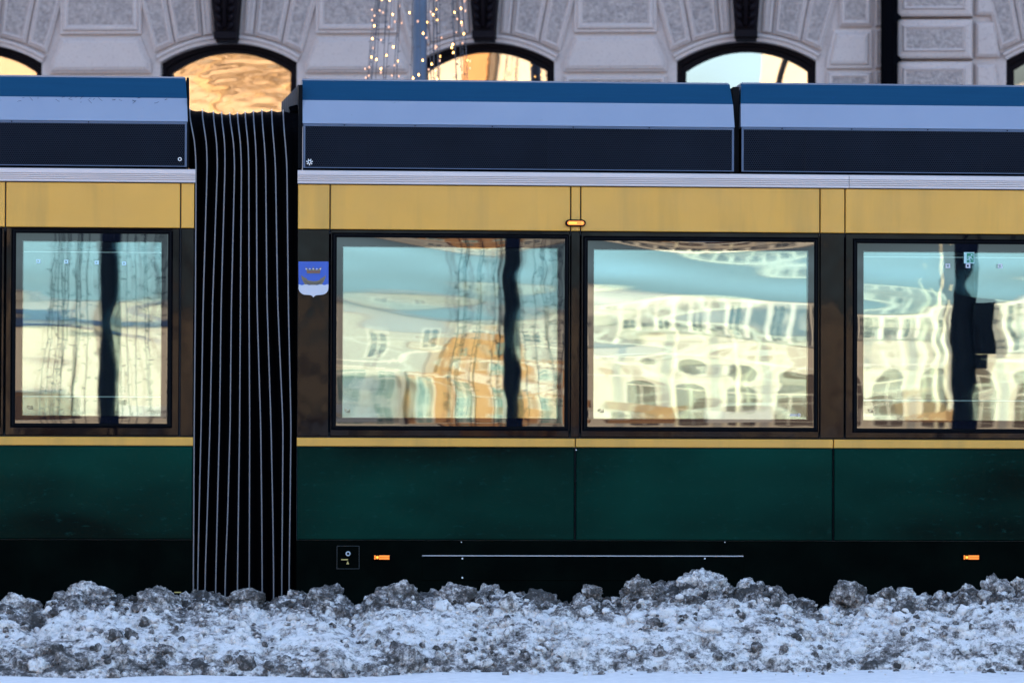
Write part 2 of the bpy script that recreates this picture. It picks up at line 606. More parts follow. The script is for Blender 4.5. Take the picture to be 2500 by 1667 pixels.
for ci, c in enumerate(WC):
    fr = MB()
    # dark arched frame
    for (ya, yb, ins) in ((0.16, 0.40, 0.0), (0.22, 0.40, 11.0)):
        ang = []
        for i in range(NA + 1):
            dx = -HW + 2 * HW * i / NA
            k = (HW - ins) / HW
            k2 = (HW - ins - 10.0) / HW
            po = (U(c + dx * k), V(arc_y(dx) + ins))
            pi_ = (U(c + dx * k2), V(arc_y(dx) + ins + 10.0))
            ang.append((po, pi_))
        ang = [((ang[0][0][0], V(SILLY)), (ang[0][1][0], V(SILLY)))] + ang + [((ang[-1][0][0], V(SILLY)), (ang[-1][1][0], V(SILLY)))]
        vs, fs = [], []
        for po, pi_ in ang:
            vs += [(po[0], yb, po[1]), (po[0], ya, po[1]), (pi_[0], ya, pi_[1]), (pi_[0], yb, pi_[1])]
        for i in range(len(ang) - 1):
            for j in range(3):
                fs.append((i * 4 + j, i * 4 + j + 1, i * 4 + j + 5, i * 4 + j + 4))
        fr.add(vs, fs)
    win = fr.build('window', M['iron'], stone)
    # pane: leans a little forward, with the slight waviness of old plate glass
    rng = random.Random(40 + ci)
    lean = -0.012 if ci == 3 else -0.034
    yaw = 0.0
    wv = [(rng.uniform(-5, 5), rng.uniform(2, 7), rng.uniform(0, 6.28), rng.uniform(0.3, 1)) for _ in range(6)]
    if ci == 1:
        wv += [(rng.uniform(-14, 14), rng.uniform(20, 70), rng.uniform(0, 6.28), rng.uniform(0.15, 0.35)) for _ in range(8)]
        wv += [(rng.uniform(-6, 6), rng.uniform(8, 16), rng.uniform(0, 6.28), rng.uniform(0.5, 0.9)) for _ in range(3)]
    pn = MB()
    NU, NV = 48, 40
    vs, fs, nr = [], [], []
    for i in range(NU + 1):
        dx = -HW + 2 * HW * i / NU
        top = V(arc_y(dx) + 12)
        bot = V(SILLY)
        for j in range(NV + 1):
            t = (j / NV) ** 0.5
            u, z = U(c + dx * 0.93), bot + (top - bot) * t
            hx = hz = 0.0
            for kx, kz, ph, am in wv:
                s_ = math.cos(kx * u + kz * z + ph) * am * 0.0011
                hx += s_ * kx / 6
                hz += s_ * kz / 6
            vs.append((u, 0.33, z))
            nr.append(Vector((hx + yaw, -1, hz + lean)).normalized())
    for i in range(NU):
        for j in range(NV):
            a = i * (NV + 1) + j
            fs.append((a, a + NV + 1, a + NV + 2, a + 1))
    for i_, v_ in enumerate(vs):
        vs[i_] = (v_[0], 0.33 + lean * (v_[2] - V(SPR)) , v_[2])
    pn.add(vs, fs)
    po = pn.build('pane', M['shop_glass'], win, smooth=True, fix=False)
    po.data.normals_split_custom_set_from_vertices([tuple(n_) for n_ in nr])
    rm = MB()
    rm.add([(U(c - HW), 0.44, V(SILLY)), (U(c + HW), 0.44, V(SILLY)), (U(c + HW), 0.44, V(APX)), (U(c - HW), 0.44, V(APX))], [(0, 1, 2, 3)])
    rm.build('dark_room_sheet', M['room'], win)  # flat dark sheet standing in for the unlit room behind the pane
    # archivolt
    av = MB()
    vs, fs = [], []
    prof = ((0.0, 0.0), (0.0, 0.045), (9.0, 0.045), (11.0, 0.075), (17.0, 0.075), (20.0, 0.03), (22.0, 0.0))
    for i in range(NA + 1):
        dx = -HW + 2 * HW * i / NA
        th = math.atan2(dx, RAD)
        for gr, h in prof:
            sc = 1 + gr / RAD
            yy = APX + RAD - (RAD + gr) * math.cos(math.asin(dx / RAD))
            vs.append((U(c + dx * sc), -h, V(yy)))
    n = len(prof)
    for i in range(NA):
        for j in range(n - 1):
            fs.append((i * n + j, i * n + j + 1, (i + 1) * n + j + 1, (i + 1) * n + j))
    av.add(vs, fs)
    av.build('archivolt', M['stone'], stone, fix=False)
    # voussoirs fan out from a centre far below
    CY = 800.0

    def radial(tan, y):
        return c + tan * (CY - y)

    def foot(tan):
        y = 120.0
        for _ in range(8):
            dx = radial(tan, y) - c
            y = arc_y(max(-HW - 20, min(HW + 20, dx * RAD / (RAD + 22)))) - 22
            if abs(dx) > HW:
                y = SPR - 22
        return (radial(tan, y), y)
    YT = -130.0
    cuts = (0.052, 0.088, 0.19, 0.275)
    for s in (-1, 1):
        for k in range(3):
            t0, t1 = s * cuts[k], s * cuts[k + 1]
            f0, f1 = foot(t0), foot(t1)
            pts = [f0, f1, (radial(t1, YT), YT), (radial(t0, YT), YT)]
            st = ((0.01, 0.0), (0.012, 0.05), (0.028, 0.055), (0.045, 0.08), (0.06, 0.085), (0.078, 0.065)) if k else ((0.01, 0.0), (0.012, 0.05), (0.03, 0.055), (0.04, 0.06), (0.05, 0.06), (0.055, 0.05))
            block(pts, k > 0, steps=st)
    # carved iron bracket as keystone
    kb = MB()
    for a, b_, y0, y1, w0, w1, dep0, dep1 in ((-130, 78, 0, 0, 42, 27, 0.46, 0.30),):
        zt, zb = V(a), V(b_)
        vs = [(U(c - w0), 0, zt), (U(c + w0), 0, zt), (U(c + w0), -dep0, zt), (U(c - w0), -dep0, zt),
              (U(c - w1), 0, zb), (U(c + w1), 0, zb), (U(c + w1), -dep1, zb), (U(c - w1), -dep1, zb)]
        kb.add(vs, [(0, 1, 2, 3), (7, 6, 5, 4), (0, 4, 5, 1), (1, 5, 6, 2), (2, 6, 7, 3), (3, 7, 4, 0)])
    kb.box(U(c - 28), U(c + 28), -0.34, 0, V(97), V(80))
    kb.box(U(c - 25), U(c + 25), -0.28, 0, V(104), V(97.5))
    ko = kb.build('keystone', M['iron'], stone)
    lf = MB()
    for k in range(7):
        yy = 66 - 20 * k
        wd = 13 + 1.3 * k
        dp = 0.31 + 0.012 * k
        for s in (-1, 1):
            ctr = Vector((U(c + s * wd), -dp - 0.02, V(yy)))
            vs, fs = [], []
            for i in range(5):
                for j in range(6):
                    th, ph = math.pi * i / 4, 2 * math.pi * j / 6
                    q = Vector((math.sin(th) * math.cos(ph) * 0.045, math.sin(th) * math.sin(ph) * 0.05, math.cos(th) * 0.065))
                    q.rotate(Matrix.Rotation(s * 0.7, 3, 'Y'))
                    vs.append(ctr + q)
            for i in range(4):
                for j in range(6):
                    fs.append((i * 6 + j, i * 6 + (j + 1) % 6, (i + 1) * 6 + (j + 1) % 6, (i + 1) * 6 + j))
            lf.add(vs, fs)
    lf.box(U(c - 4), U(c + 4), -0.42, -0.29, V(70), V(-130))
    lf.build('carved_leaf', M['iron'], ko, smooth=True)

# blocks on the piers between the arches
for k in (0, 1, 2):
    m = (WC[k] + WC[k + 1]) / 2
    block([(m - 103, -90), (m + 103, -90), (m + 103, 82), (m - 103, 82)], True,
          steps=((0.01, 0.0), (0.012, 0.05), (0.05, 0.055), (0.065, 0.09), (0.10, 0.095), (0.125, 0.07)))
    block([(m - 100, 86), (m + 100, 86), (m + 128, 152), (m + 128, 178), (m - 128, 178), (m - 128, 152)], False,
          steps=((0.01, 0.0), (0.012, 0.05), (0.03, 0.055), (0.05, 0.085), (0.07, 0.09), (0.08, 0.10)))
    block([(m - 128, 182), (m + 128, 182), (m + 128, 330), (m - 128, 330)], True)
# narrow pier, pilaster and bay right of the last arch
m0 = 2080
block([(2043, -90), (2126, -90), (2126, 70), (2043, 70)], True)
block([(2030, 74), (2126, 74), (2126, 172), (2012, 172), (2012, 150)], False, steps=((0.01, 0.0), (0.012, 0.05), (0.05, 0.06), (0.07, 0.09), (0.09, 0.095), (0.10, 0.10)))
block([(2012, 175), (2126, 175), (2126, 330), (2012, 330)], True)
for a, b_ in ((-90, 70), (74, 172), (175, 330)):
    block([(2130, a), (2156, a), (2156, b_), (2130, b_)], True, steps=((0.01, 0.0), (0.012, 0.05), (0.03, 0.09), (0.045, 0.07)))
for a, b_ in ((-68, 48), (52, 150), (154, 252)):
    block([(2180, a), (2367, a), (2367, b_), (2180, b_)], True, y=-0.12,
          steps=((0.0, -0.1), (0.012, 0.03), (0.04, 0.05), (0.09, 0.06), (0.11, 0.09), (0.135, 0.07)))
    block([(2371, a + 5), (2408 + (b_ > 60) * 14, a + 5), (2425 + (b_ > 60) * 10, b_ - 4), (2371, b_ - 4)], False, steps=((0.01, 0.0), (0.012, 0.05), (0.05, 0.08), (0.07, 0.08)))
dp = MB()
dp.tube([(U(2160), -0.30, 0.1), (U(2160), -0.30, 16.5)], 0.085, 12)
for zc in (8.2, 10.0, 12.5, 15):
    dp.tube([(U(2160), -0.30, zc), (U(2160), -0.30, zc + 0.09)], 0.105, 12)
dpo = dp.build('downpipe', M['pipe'], stone, smooth=True)
bk = MB()
for py in (-110, 50, 152, 254):
    bk.add([(U(2168), -0.34, V(py - 26)), (U(2195), -0.30, V(py)), (U(2168), -0.34, V(py + 26)),
            (U(2168), 0.0, V(py - 26)), (U(2195), 0.0, V(py)), (U(2168), 0.0, V(py + 26))],
           [(0, 1, 2), (5, 4, 3), (0, 3, 4, 1), (1, 4, 5, 2), (2, 5, 3, 0)])
bk.box(U(2158), U(2185), -0.30, 0.0, V(330), V(-330))
bk.build('downpipe_guard', M['pipe'], stone)

# ------------------------------------------------------------------ far side of the square (mirrored in the glass)
PALX0, PALX1, PALY = 24.0, 66.0, -250.0


def far_windows(root, xs, z0, z1, w_, y, glass=M['dark_glass'], frame=M['white_trim'], arched=False):
    for x in xs:
        f = MB()
        f.ring((x - w_ / 2 - 0.12, x + w_ / 2 + 0.12, z0 - 0.12, z1 + 0.12), (x - w_ / 2, x + w_ / 2, z0, z1), y - 0.10, y + 0.02, 0.01)
        f.box(x - 0.04, x + 0.04, y - 0.04, y + 0.02, z0, z1)
        f.box(x - w_ / 2, x + w_ / 2, y - 0.041, y + 0.021, (z0 + z1) / 2 - 0.03, (z0 + z1) / 2 + 0.03)
        if arched:
            pts = [(x + (w_ / 2 + 0.12) * math.cos(math.pi * i / 10), z1 + 0.12 + (w_ / 2 + 0.12) * 0.8 * math.sin(math.pi * i / 10)) for i in range(11)]
            f.poly(pts, y - 0.10, y + 0.02)
        fo = f.build('window', frame, root)
        p = MB()
        p.box(x - w_ / 2, x + w_ / 2, y - 0.01, y + 0.02, z0, z1)
        if arched:
            pts = [(x + (w_ / 2) * math.cos(math.pi * i / 10), z1 + 0.121 + (w_ / 2) * 0.8 * math.sin(math.pi * i / 10)) for i in range(11)]
            p.poly(pts, y - 0.13, y - 0.05)
        p.build('pane', glass, fo)


# these face +y, so they are built facing -y and turned half round
def turned(name, label, cat, x, y):
    return thing(name, label, cat, (x, y, 0), math.pi)


pal = turned('cream_palace', 'long cream arcaded building across the square, mirrored in the third and fourth tram windows', 'building', 45.0, PALY)
b = MB(); b.box(-21, 21, 0, 12, 0, 7.4); b.build('wall', M['cream'], pal)
b = MB(); b.sweep([(0.0, 7.1), (-0.35, 7.25), (-0.45, 7.55), (0.0, 7.62)], -21.2, 21.2); b.build('cornice', M['pale_wall'], pal)
b = MB(); b.box(-21, 21, 5, 12, 7.4, 10.2); b.build('attic', M['pale_wall'], pal)
for i in range(30):
    b = MB(); x = -20.5 + i * 1.38; b.box(x - 0.16, x + 0.16, 0.1, 0.5, 7.62, 9.5); b.build('post', M['white_trim'], pal)
b = MB(); b.box(-21, 21, 0.05, 0.55, 9.5, 9.85); b.build('handrail', M['white_trim'], pal)
far_windows(pal, [-19 + 3.3 * i for i in range(12)], 2.0, 4.3, 2.0, 0.0, M['arch_brown'], M['white_trim'], True)
for i in range(13):
    b = MB(); x = -20.6 + 3.3 * i; b.box(x - 0.28, x + 0.28, -0.18, 0, 1.9, 7.1); b.build('pilaster', M['pale_wall'], pal)
b = MB(); b.box(-21, 21, -0.22, 0, 5.75, 6.0); b.build('string_course', M['white_trim'], pal)
far_windows(pal, [-17.5 + 2.76 * i for i in range(14)], 8.0, 9.3, 0.9, 5.0)
b = MB(); b.sweep([(0.0, 1.5), (-0.5, 1.6), (-0.5, 1.8), (0.0, 1.9)], -21, 21); b.build('plinth', M['white_trim'], pal)

org = turned('orange_house', 'orange rendered house with a curved gable across the square, mirrored in the second tram window', 'building', 16.6, -243.0)
b = MB()
pts = [(-5.2, 0), (5.2, 0), (5.2, 4.9), (2.9, 4.9), (2.6, 6.9)]
pts += [(2.6 * math.cos(math.pi * i / 12), 6.9 + 1.2 * math.sin(math.pi * i / 12)) for i in range(1, 12)]
pts += [(-2.6, 6.9), (-2.9, 4.9), (-5.2, 4.9)]
b.poly(pts, 0, 6)
b.build('wall', M['orange'], org)
far_windows(org, [-4.0, -1.25, 1.25, 4.0], 2.4, 4.2, 1.1, 0.0, M['sash'])
far_windows(org, [-1.25, 1.25], 5.4, 6.5, 0.55, 0.0, M['sash'], M['orange'])
b = MB(); b.box(-5.3, 5.3, -0.15, 0.0, 4.5, 4.68); b.build('string_course', M['white_trim'], org)

bak = turned('pale_block', 'long pale grey-cream block rising behind the orange house, mirrored across the tram windows', 'building', 16.0, -268.0)
b = MB(); b.box(-50, 50, 0, 14, 0, 10.4); b.build('wall', M['pale_wall'], bak)
b = MB(); b.box(-50.3, 50.3, -0.3, 14.3, 10.4, 10.7); b.build('roof', M['roof'], bak)
far_windows(bak, [-46 + 4 * i for i in range(24)], 3.0, 5.0, 1.3, 0.0)
far_windows(bak, [-46 + 4 * i for i in range(24)], 7.4, 9.0, 1.2, 0.0)
b = MB(); b.box(-50, 50, -0.12, 0, 6.6, 6.85); b.build('string_course', M['white_trim'], bak)

lowc = turned('low_cream_house', 'low cream house with dark roof across the square, mirrored in the leftmost tram window', 'building', -9.0, -246.0)
b = MB(); b.box(-9.5, 9.5, 0, 9, 0, 8.2); b.build('wall', M['cream'], lowc)
b = MB(); b.sweep([(-0.4, 8.2), (9.4, 8.2), (4.5, 8.9)], -9.8, 9.8); b.build('roof', M['roof'], lowc)
far_windows(lowc, [-7.5 + 3 * i for i in range(6)], 1.8, 3.6, 1.2, 0.0, M['arch_brown'])
kio = turned('orange_kiosk', 'low orange kiosk across the square, mirrored at the foot of the leftmost tram window', 'building', -14.0, -236.0)
b = MB(); b.box(-3.2, 3.2, 0, 4, 0, 3.6); b.build('wall', M['orange'], kio)
b = MB(); b.box(-3.5, 3.5, -0.3, 4.3, 3.6, 3.8); b.build('roof', M['white_trim'], kio)
stl = turned('market_hall', 'cream market hall with pale ledges beside the orange house, mirrored in the second tram window', 'building', 6.6, -244.0)
b = MB(); b.box(-4.2, 4.2, 0, 9, 0, 5.4); b.build('wall', M['cream'], stl)
for i in range(5):
    b = MB(); z = 1.6 + 0.85 * i; b.box(-4.25, 4.25, -0.3, 0, z, z + 0.2); b.build('ledge', M['white_trim'], stl)
far_windows(stl, [-3.2, -1.1, 1.1, 3.2], 2.2, 4.6, 1.2, 0.0, M['sash'])

for px, top, hh in ((1800, 8.2, 0), (1650, 7.4, 0), (2285, 14, 0), (2312, 10.6, 0), (2060, 9.4, 0)):
    x = mirror_x(px, -238)
    b = MB()
    b.tube([(0, 0, 0), (0, 0, top * 0.6), (0, 0, top)], [0.13, 0.11, 0.06], 8)
    b.tube([(0, 0, top), (0, 0, top + 0.12)], [0.12, 0.09], 8)
    o = b.build('flagpole', M['mast'], smooth=True)
    o.location = (x, -238, 0)
    tag(o, None, 'flagpole', 'flagpoles in front of the cream building, mirrored in the tram glass')
    o['label'] = {1800: 'cream flagpole mirrored in the middle of the third tram window', 1650: 'short cream flagpole mirrored left of centre in the third tram window',
                  2285: 'tallest cream flagpole, mirrored left of the dark post in the fourth window', 2312: 'thin yellowish flagpole mirrored next to the tallest one in the fourth window',
                  2060: 'cream flagpole mirrored at the right edge of the third tram window'}[px]

# low stalls added for dark brown streaks in the reflections
for x, aw, lab in ((-12.0, 'orange', 'added brown stall with orange awning, mirrored at the lower left of the leftmost tram window'),
                   (-5.8, 'white_trim', 'added brown stall with pale awning, mirrored at the lower right of the leftmost tram window'),
                   (6.6, 'white_trim', 'added brown stall with pale awning, mirrored at the lower left of the second tram window'),
                   (25.2, 'orange', 'added brown stall with orange awning, mirrored at the lower left of the third tram window'),
                   (31.4, 'white_trim', 'added brown stall with pale awning, mirrored at the lower middle of the third tram window'),
                   (43.8, 'orange', 'added brown stall with orange awning, mirrored beside the dark post in the fourth window')):
    st = turned('added_stall', lab, 'market stall', x, -228.0)
    st['group'] = 'added stalls across the square'
    b = MB(); b.box(-1.7, 1.7, 0, 2.2, 0, 1.9); b.build('counter', M['arch_brown'], st)
    b = MB(); b.sweep([(-0.5, 2.1), (2.7, 2.1), (1.1, 3.1)], -2.1, 2.1); b.build('awning', M[aw], st)

# tall sunlit houses nearer by, seen only in the arched windows of the stone building
town = turned('golden_town_house', 'tall cream town house with an orange doorway bay, mirrored in the middle arched window', 'building', -37.0, -130.0)
b = MB(); b.box(-7.5, 9, 0, 12, 0, 23); b.build('wall', M['cream'], town)
b = MB(); b.box(-1.7, -0.2, -0.5, 0, 0, 23); b.build('bay', M['orange'], town)
b = MB(); b.box(-2.2, -1.85, -0.6, 0, 0, 23); b.build('rainwater_pipe', M['arch_brown'], town)
far_windows(town, [-4.2, 3.6, 6.6], 13, 15, 1.4, 0.0)
tow2 = turned('pale_town_house', 'pale orange town house mirrored at the right of the third arched window', 'building', -14.6, -132.0)
b = MB(); b.box(-4.6, 6.8, 0, 12, 0, 24); b.build('wall', M['cream'], tow2)
far_windows(tow2, [-2, 1.2], 12.5, 14.5, 1.4, 0.0)
M['ochre'] = plain('ochre_render', (0.30, 0.20, 0.12), 0.85, scale=0.5)
tow3 = turned('ochre_town_house', 'ochre town house behind a bare tree, mirrored in the arched window above the bellows', 'building', -56.0, -138.0)
b = MB(); b.box(-14, 9.5, 0, 12, 0, 26); b.build('wall', M['ochre'], tow3)
far_windows(tow3, [-10, -6, -2, 2, 6], 12.5, 15, 1.5, 0.0)


def bare_tree(x, y, h, seed, label):
    rng = random.Random(seed)
    root = thing('bare_tree', label, 'tree', (x, y, 0), 0, 'bare golden trees across the street')
    tr, cr = MB(), MB()
    tr.tube([(0, 0, 0), (0.1, 0, h * 0.3), (-0.1, 0, h * 0.62)], [0.42, 0.33, 0.2], 8)

    def grow(p, d, L, r, lev):
        q = p + d * L
        mid = p + d * L * 0.5 + Vector((rng.gauss(0, .06), rng.gauss(0, .06), rng.gauss(0, .05))) * L
        cr.tube([p, mid, q], [r, r * 0.8, r * 0.55], 4, cap=False)
        if lev == 0:
            return
        for _ in range(4 if lev > 1 else 5):
            nd = (d + Vector((rng.gauss(0, .55), rng.gauss(0, .55), rng.gauss(0.0, .45)))).normalized()
            s = p + d * L * rng.uniform(0.4, 1.0)
            grow(s, nd, L * rng.uniform(0.55, 0.8), r * 0.55, lev - 1)
    for i in range(11):
        an = i * 2.4
        z = h * (0.28 + 0.034 * i)
        grow(Vector((0, 0, z)), Vector((math.cos(an), math.sin(an), rng.uniform(0.35, 0.9))).normalized(), h * 0.2, 0.15, 3)
    tr.build('trunk', M['bark'], root, smooth=True)
    cr.build('crown', M['bark'], root, smooth=True, fix=False)


bare_tree(-49.5, -127, 24, 3, 'bare golden-lit tree mirrored in the arched window above the bellows')
bare_tree(-45.0, -128, 23, 5, 'second bare golden-lit tree, overlapping the first in the arched window above the bellows')

# ------------------------------------------------------------------ the tram
tram = thing('tram', 'green and yellow articulated tram with a black concertina joint, standing behind the dirty snow bank', 'tram')
XL, XR = -7.0, 7.0               # ends beyond the frame
ZT = dict(grT=Z(295), grB=Z(390), trT=Z(395.5), trB=Z(426), yeT=Z(428), yeB=Z(529.5), bkB=Z(1003.5),
          stT=Z(1006.5), stB=Z(1026), gnT=Z(1028), gnB=Z(1239.5), skB=0.22)
AX1 = X(446)                     # right end of the rear car
BX0 = X(682)                     # left end of the front car

# dark body core, with the cabin left hollow behind the windows
def core(x0, x1, name):
    b = MB()
    b.box(x0, x1, 0.03, 2.4, 0.35, ZT['bkB'] + 0.02)
    b.box(x0, x1, 0.03, 2.4, Z(540), ZT['trT'])
    b.box(x0, x1, 2.3, 2.4, ZT['bkB'] + 0.02, Z(540))
    b.box(x0, x0 + 0.1, 0.03, 2.3, ZT['bkB'] + 0.02, Z(540))
    b.box(x1 - 0.1, x1, 0.03, 2.3, ZT['bkB'] + 0.02, Z(540))
    return b.build(name, M['interior'], tram)


core(XL, AX1 - 0.004, 'body_core')
core(BX0 + 0.004, XR, 'body_core')


def panel_row(xs, z0, z1, mat, name, yf=0.0, gap=0.004, b=0.003):
    out = []
    for x0, x1 in xs:
        m = MB()
        m.plate(x0 + gap, x1 - gap, z0, z1, yf, 0.028, b)
        out.append(m.build(name, mat, tram))
    return out


jA = [(XL, X(-190)), (X(-190), X(11)), (X(11), X(413.5)), (X(413.5), AX1)]
jB = [(BX0, X(757)), (X(757), X(1310)), (X(1310), X(1333)), (X(1333), X(1883)), (X(1883), X(1940.5)), (X(1940.5), X(2556)), (X(2556), X(3130)), (X(3130), XR)]
panel_row(jA + jB, ZT['yeB'], ZT['yeT'], M['yellow'], 'yellow_panel')
# lower stripes and green panels
lA = [(XL, AX1)]
lB = [(BX0, X(1322.5)), (X(1322.5), X(1915)), (X(1915), XR)]
panel_row(lA + lB, ZT['stB'], ZT['stT'], M['yellow'], 'yellow_stripe', 0.0, 0.003)
panel_row(lA + lB, ZT['gnB'], ZT['gnT'], M['green'], 'green_panel', 0.002, 0.006, 0.006)
for jq in (1322.5, 1915):
    b = MB(); b.box(X(jq) - 0.002, X(jq) + 0.002, 0.004, 0.026, ZT['gnB'], ZT['gnT']); b.build('joint_seal', M['rubber'], tram)

# ---------------------------------------------------------------- windows
def warp(seed, amp=1.0):
    rng = random.Random(seed)
    T = []
    for i in range(5):
        lz = rng.uniform(0.30, 0.85)
        lx = rng.uniform(1.5, 4.5)
        kz, kx = 2 * math.pi / lz * rng.choice((-1, 1)), 2 * math.pi / lx
        T.append((kx, kz, rng.uniform(0, 6.28), amp * rng.uniform(0.4, 1.0) * 0.0008 / abs(kz)))
    for i in range(4):
        kz, kx = 2 * math.pi / rng.uniform(0.11, 0.26), 2 * math.pi / rng.uniform(0.8, 2.4) * rng.choice((-1, 1))
        T.append((kx, kz, rng.uniform(0, 6.28), amp * rng.uniform(0.5, 1.0) * 0.00055 / kz))
    for i in range(2):
        lx = rng.uniform(0.9, 1.6)
        T.append((2 * math.pi / lx, rng.uniform(-2, 2), rng.uniform(0, 6.28), amp * 0.0004 / (2 * math.pi / lx)))
    return T


def make_window(qx0, qx1, fx0, fx1, seed, frame, zt=550, zb=979, ft=570, fb=961, amp=1.0, tilt=0.0):
    x0, x1, xa, xb = X(qx0), X(qx1), X(fx0), X(fx1)
    z0, z1, za, zb_ = Z(zb), Z(zt), Z(fb), Z(ft)
    # glossy black panel round the opening
    fx0_, fx1_ = frame
    m = MB()
    m.ring((fx0_ + 0.004, fx1_ - 0.004, ZT['bkB'], ZT['yeB'] - 0.003), (x0 - 0.026, x1 + 0.026, z0 - 0.022, z1 + 0.024), 0.0, 0.05, 0.005)
    pan = m.build('window_panel', M['black_gloss'], tram)
    m = MB()
    m.ring((x0 - 0.023, x1 + 0.023, z0 - 0.019, z1 + 0.021), (x0 - 0.008, x1 + 0.008, z0 - 0.007, z1 + 0.007), 0.002, 0.04, 0.004)
    m.ring((x0 - 0.0075, x1 + 0.0075, z0 - 0.0065, z1 + 0.0065), (x0, x1, z0, z1), 0.006, 0.04, 0.002)
    win = m.build('window', M['rubber'], tram)
    # panes, bowed and wavy as toughened glass is
    for layer in (0, 1):
        T = warp(seed * 7 + layer * 3, amp * (1.0 if layer == 0 else 2.5))
        y0 = 0.010 if layer == 0 else 0.036
        xmid, topfold = (x0 + x1) / 2 + 0.1 * (seed % 3 - 1), (0.0 if seed in (11, 47, 3) else 0.022)
        tl = tilt + (0.0 if layer == 0 else 0.0006)
        yw = 0.0 if layer == 0 else random.Random(seed).choice((-1, 1)) * 0.0011

        def hd(x, z):
            h, hx, hz = 0.0, yw, tl
            calm = min(1.0, max(0.0, (z - z0) / 0.55))
            calm = 0.5 + 0.5 * calm * calm * (3 - 2 * calm)
            for kx, kz, ph, A in T:
                A = A * calm
                a = kx * x + kz * z + ph
                h += A * math.sin(a)
                hx += A * kx * math.cos(a)
                hz += A * kz * math.cos(a)
            db, dt_, dl, dr = z - z0, z1 - z, x - x0, x1 - x
            hz += 0.010 * math.exp(-db / 0.022) - (0.006 + topfold * math.exp(-((x - xmid) / 0.42) ** 2)) * math.exp(-dt_ / 0.055)
            hx += 0.004 * math.exp(-dl / 0.03) - 0.004 * math.exp(-dr / 0.03)
            return h, hx, hz
        gx = list(np.linspace(x0, xa, 7)[:-1]) + list(np.linspace(xa, xb, 61)[:-1]) + list(np.linspace(xb, x1, 7))
        gz = list(np.linspace(z0, za, 9)[:-1]) + list(np.linspace(za, zb_, 91)[:-1]) + list(np.linspace(zb_, z1, 9))
        nx, nz = len(gx), len(gz)
        parts = {0: ([], [], [], {}), 1: ([], [], [], {})}

        def vert(part, i, j):
            vs, fs, nr, ix = parts[part]
            if (i, j) not in ix:
                h, hx, hz = hd(gx[i], gz[j])
                ix[(i, j)] = len(vs)
                vs.append((gx[i], y0 + h, gz[j]))
                nr.append(tuple(Vector((hx, -1, hz)).normalized()))
            return ix[(i, j)]
        for i in range(nx - 1):
            for j in range(nz - 1):
                inner = 6 <= i < nx - 7 and 8 <= j < nz - 9
                if layer == 1 and not inner:
                    continue
                k = 0 if inner else 1
                parts[k][1].append((vert(k, i, j), vert(k, i + 1, j), vert(k, i + 1, j + 1), vert(k, i, j + 1)))
        for k in (0, 1):
            vs, fs, nr, ix = parts[k]
            if not fs:
                continue
            mb = MB(); mb.add(vs, fs)
            nm, mt = (('pane', M['glass']), ('frit_border', M['frit']))[k] if layer == 0 else ('inner_pane', M['glass_in'])
            o = mb.build(nm, mt, win, smooth=True, fix=False)
            o.data.normals_split_custom_set_from_vertices(nr)
    b = MB()
    b.ring((x0, x1, z0, z1), (xa + 0.004, xb - 0.004, za + 0.004, zb_ - 0.004), 0.020, 0.05, 0.002)
    b.build('spacer', M['dark'], win)
    return win


wA0 = make_window(-175, -8, -160, -20, 3, jA[1], 540, 976, 557, 972)
wA = make_window(36, 385, 51, 371, 11, jA[2], 543.5, 976, 561, 959.5, 0.75, -0.0001)
wB1 = make_window(773, 1297, 787, 1282, 23, jB[1], 548, 979, 568.5, 961, 1.25)
wB2 = make_window(1350, 1870, 1363.5, 1856.5, 31, jB[3], 551.5, 979, 571, 961, 1.6)
wB3 = make_window(1969.5, 2520, 1983.5, 2506, 47, jB[5], 553, 980.5, 571.5, 962, 1.2)
wB4 = make_window(2590, 3090, 2604, 3076, 53, jB[6], 554, 981, 572, 962, 1.0)
# plain gloss panels between the windows
panel_row([jA[0], jA[3], jB[0], jB[2], jB[4], jB[7]], ZT['bkB'], ZT['yeB'] - 0.003, M['black_gloss'], 'black_panel', 0.0)

# ---------------------------------------------------------------- trim rail, grille, fairings
def trim(x0, x1):
    a, b_ = ZT['trB'], ZT['trT']
    h = b_ - a
    pr = [(0.026, a), (-0.012, a), (-0.014, a + 0.004)]
    for k in (0.19, 0.33, 0.47, 0.61):
        zc = a + h * k
        pr += [(-0.014, zc - 0.0022), (-0.004, zc - 0.0018), (-0.004, zc + 0.0018), (-0.014, zc + 0.0022)]
    pr += [(-0.014, b_ - 0.004), (-0.010, b_), (0.026, b_)]
    m = MB(); m.sweep(pr, x0, x1)
    return m.build('trim_rail', M['trim'], tram)


trim(XL, X(447))
trim(BX0, X(1949) - 0.0015)
trim(X(1949) + 0.0015, XR)

